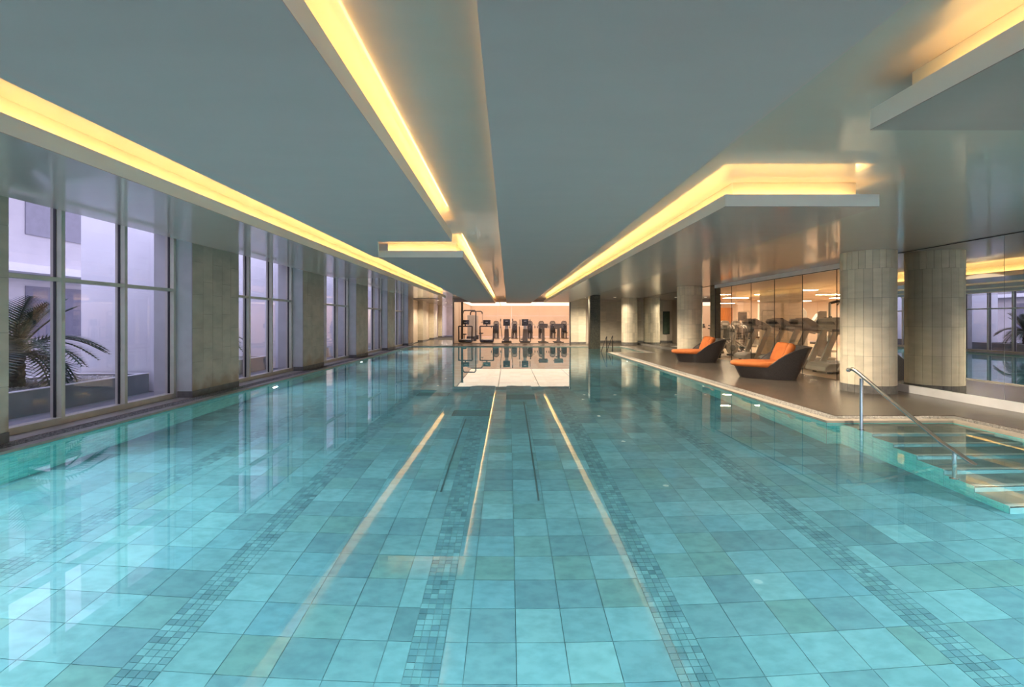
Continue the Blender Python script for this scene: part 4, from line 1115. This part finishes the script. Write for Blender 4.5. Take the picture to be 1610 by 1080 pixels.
# ================================================================== OUTSIDE THE WINDOWS
gr = empty('terrace'); tag(gr, 'grey paved terrace outside the windows', 'terrace', kind='structure')
MB().box(-40, -6.12, -15, 60, -0.3, -0.012).build('ground', 'pave', gr)
for j in range(11):
    for i in range(2):
        MB().box(-6.95 + i * 0.42 + 0.002, -6.95 + (i + 1) * 0.42 - 0.002, 3.0 + j * 0.6 + 0.002, 3.0 + (j + 1) * 0.6 - 0.002, -0.012, 0).build('paving_slab', 'pave', gr)
bayname = ['behind the camera', 'beside the camera', 'outside the nearest window', 'outside the second window', 'outside the third window', 'outside the fourth window', 'outside the fifth window']
def frond_mesh(L, droop, name):
    mb = MB(); N = 26; pts = []
    for k in range(N + 1):
        u = k / N
        pts.append(Vector((L * (u - 0.12 * u * u), 0, L * (0.62 * u - droop * u * u))))
    mb.tube(pts[::3] + [pts[-1]], [0.012] * (len(pts[::3])) + [0.004], 5)
    for k in range(2, N + 1):
        u = k / N; ll = L * 0.20 * math.sin(math.pi * min(1, 0.12 + u * 0.86)) ** 0.7 + 0.02
        p = pts[k]; d = (pts[k] - pts[k - 1]).normalized()
        for s in (-1, 1):
            tip = p + d * ll * 0.62 + Vector((0, s * ll, 0)) + Vector((0, 0, 0.10 * ll))
            wv = d * 0.016
            i = len(mb.v)
            mb.v += [tuple(p - wv), tuple(p + wv), tuple(tip)]
            mb.f.append((i, i + 1, i + 2))
    me = mb.mesh(name); me.materials.append(M['palmleaf']); return me
FM = [frond_mesh(1.25, 0.85, 'frond'), frond_mesh(1.15, 0.35, 'frond'), frond_mesh(1.25, 1.25, 'frond')]
def palm(loc, sc, label):
    t = empty('cycad_palm', loc); tag(t, label, 'palm', 'palms in the terrace planters')
    mb = MB(); rings = []
    for k in range(9):
        z = k * 0.065; rings.append([((0.17 + 0.03 * math.sin(3.1 * k) + 0.025 * (j % 2)) * math.cos(2 * math.pi * (j + 0.5 * (k % 2)) / 16), (0.17 + 0.03 * math.sin(3.1 * k) + 0.025 * (j % 2)) * math.sin(2 * math.pi * (j + 0.5 * (k % 2)) / 16), z) for j in range(16)])
    mb.ring_loft(rings).build('trunk', 'palmtrunk', t)
    rng = random.Random(int(loc[1] * 10))
    for k in range(58):
        a = k * 2.39996 + rng.uniform(-0.2, 0.2)
        tier = k / 58
        me = FM[1] if tier < 0.3 else (FM[0] if tier < 0.7 else FM[2])
        o = put('frond', me, t, (0.06 * math.cos(a), 0.06 * math.sin(a), 0.50), 0)
        tilt = (-38 if tier < 0.3 else (-8 if tier < 0.7 else 14)) + rng.uniform(-9, 9)
        o.rotation_euler = (0, R(tilt), a); s_ = rng.uniform(0.85, 1.1); o.scale = (s_, s_, s_)
    t.scale = (sc, sc, sc)
    return t
pmsh = None
for k in range(-1, 5):
    y0 = 5.48 + PER * k
    t = empty('planter_box', (-7.75, y0 + 1.5, 0)); tag(t, 'low grey concrete planter with white gravel ' + bayname[k + 2], 'planter', 'terrace planters')
    hx, hy = 0.8, 2.25
    yo = (9.35 + PER * k) - (y0 + 1.5)
    y_a, y_b = yo - 4.2, yo
    MB().box(hx - 0.1, hx, y_a, y_b, 0, 0.36).build('planter_wall', 'concrete', t)
    MB().box(-hx, -hx + 0.1, y_a, y_b, 0, 0.36).build('planter_wall', 'concrete', t)
    MB().box(-hx + 0.1, hx - 0.1, y_a, y_a + 0.1, 0, 0.36).build('planter_wall', 'concrete', t)
    MB().box(-hx + 0.1, hx - 0.1, y_b - 0.1, y_b, 0, 0.36).build('planter_wall', 'concrete', t)
    MB().box(-hx - 0.005, hx + 0.005, y_a - 0.005, y_b + 0.005, 0.36, 0.365).build('planter_rim', 'extwhite', t) if False else None
    for (a, b, c, d) in ((hx - 0.1, hx + 0.005, y_a, y_b), (-hx - 0.005, -hx + 0.1, y_a, y_b), (-hx + 0.1, hx - 0.1, y_a, y_a + 0.1), (-hx + 0.1, hx - 0.1, y_b - 0.1, y_b)):
        MB().box(a, b, c, d, 0.36, 0.372).build('planter_rim', 'extwhite', t)
    MB().box(-hx + 0.1, hx - 0.1, y_a + 0.1, y_b - 0.1, 0.02, 0.325).build('gravel_bed', 'concrete', t)
    if pmsh is None:
        gm = MB()
        rg = random.Random(3)
        for _ in range(1500):
            x, yy, r_ = rg.uniform(-0.68, 0.68), rg.uniform(-1.97, 1.97), rg.uniform(0.015, 0.032)
            i = len(gm.v)
            gm.v += [(x + r_ * math.cos(q * 1.2566), yy + r_ * math.sin(q * 1.2566), 0.322) for q in range(5)] + [(x, yy, 0.325 + r_ * 0.8)]
            for q in range(5): gm.f.append((i + q, i + (q + 1) % 5, i + 5))
        pmsh = gm.mesh('gravel'); pmsh.materials.append(M['gravel'])
    g = put('gravel', pmsh, t, (0, yo - 2.1, 0), kind='stuff')
    palm((-7.95, 7.7 + PER * k, 0.325), 0.98 if k != 0 else 1.0, 'dark cycad palm in the planter ' + bayname[k + 2])
for k in range(-1, 6):
    y0 = 9.45 + PER * k
    o = MB().box(-8.35, -6.36, y0, y0 + 0.3, 0, 4.2).build('garden_wall', 'extwhite'); tag(o, 'white rendered fin wall ' + (bayname[k + 2] if k + 2 < 7 else 'beyond the last window') + ', end on to the glass', 'wall', 'white fin walls on the terrace', kind='structure')
# white building across the terrace
t = empty('white_building', (-14.0, 0, 0)); tag(t, 'white modernist building across the terrace with rows of windows', 'building')
MB().box(-3, 0, -12, 55, 0, 6.2).build('wall', 'extgrey', t)
for r in range(2):
    MB().box(0, 0.55, -12, 55, 2.75 + r * 3.0, 2.98 + r * 3.0).build('ledge', 'extwhite', t)
    for c in range(16):
        y0 = -10 + c * 4.0
        wv = MB().box(0.0, 0.03, y0, y0 + 2.2, 0.9 + r * 3.0, 2.4 + r * 3.0).build('window', 'extdark', t)
        MB().box(0.03, 0.05, y0 + 1.08, y0 + 1.12, 0.9 + r * 3.0, 2.4 + r * 3.0).build('window_bar', 'extwhite', wv)
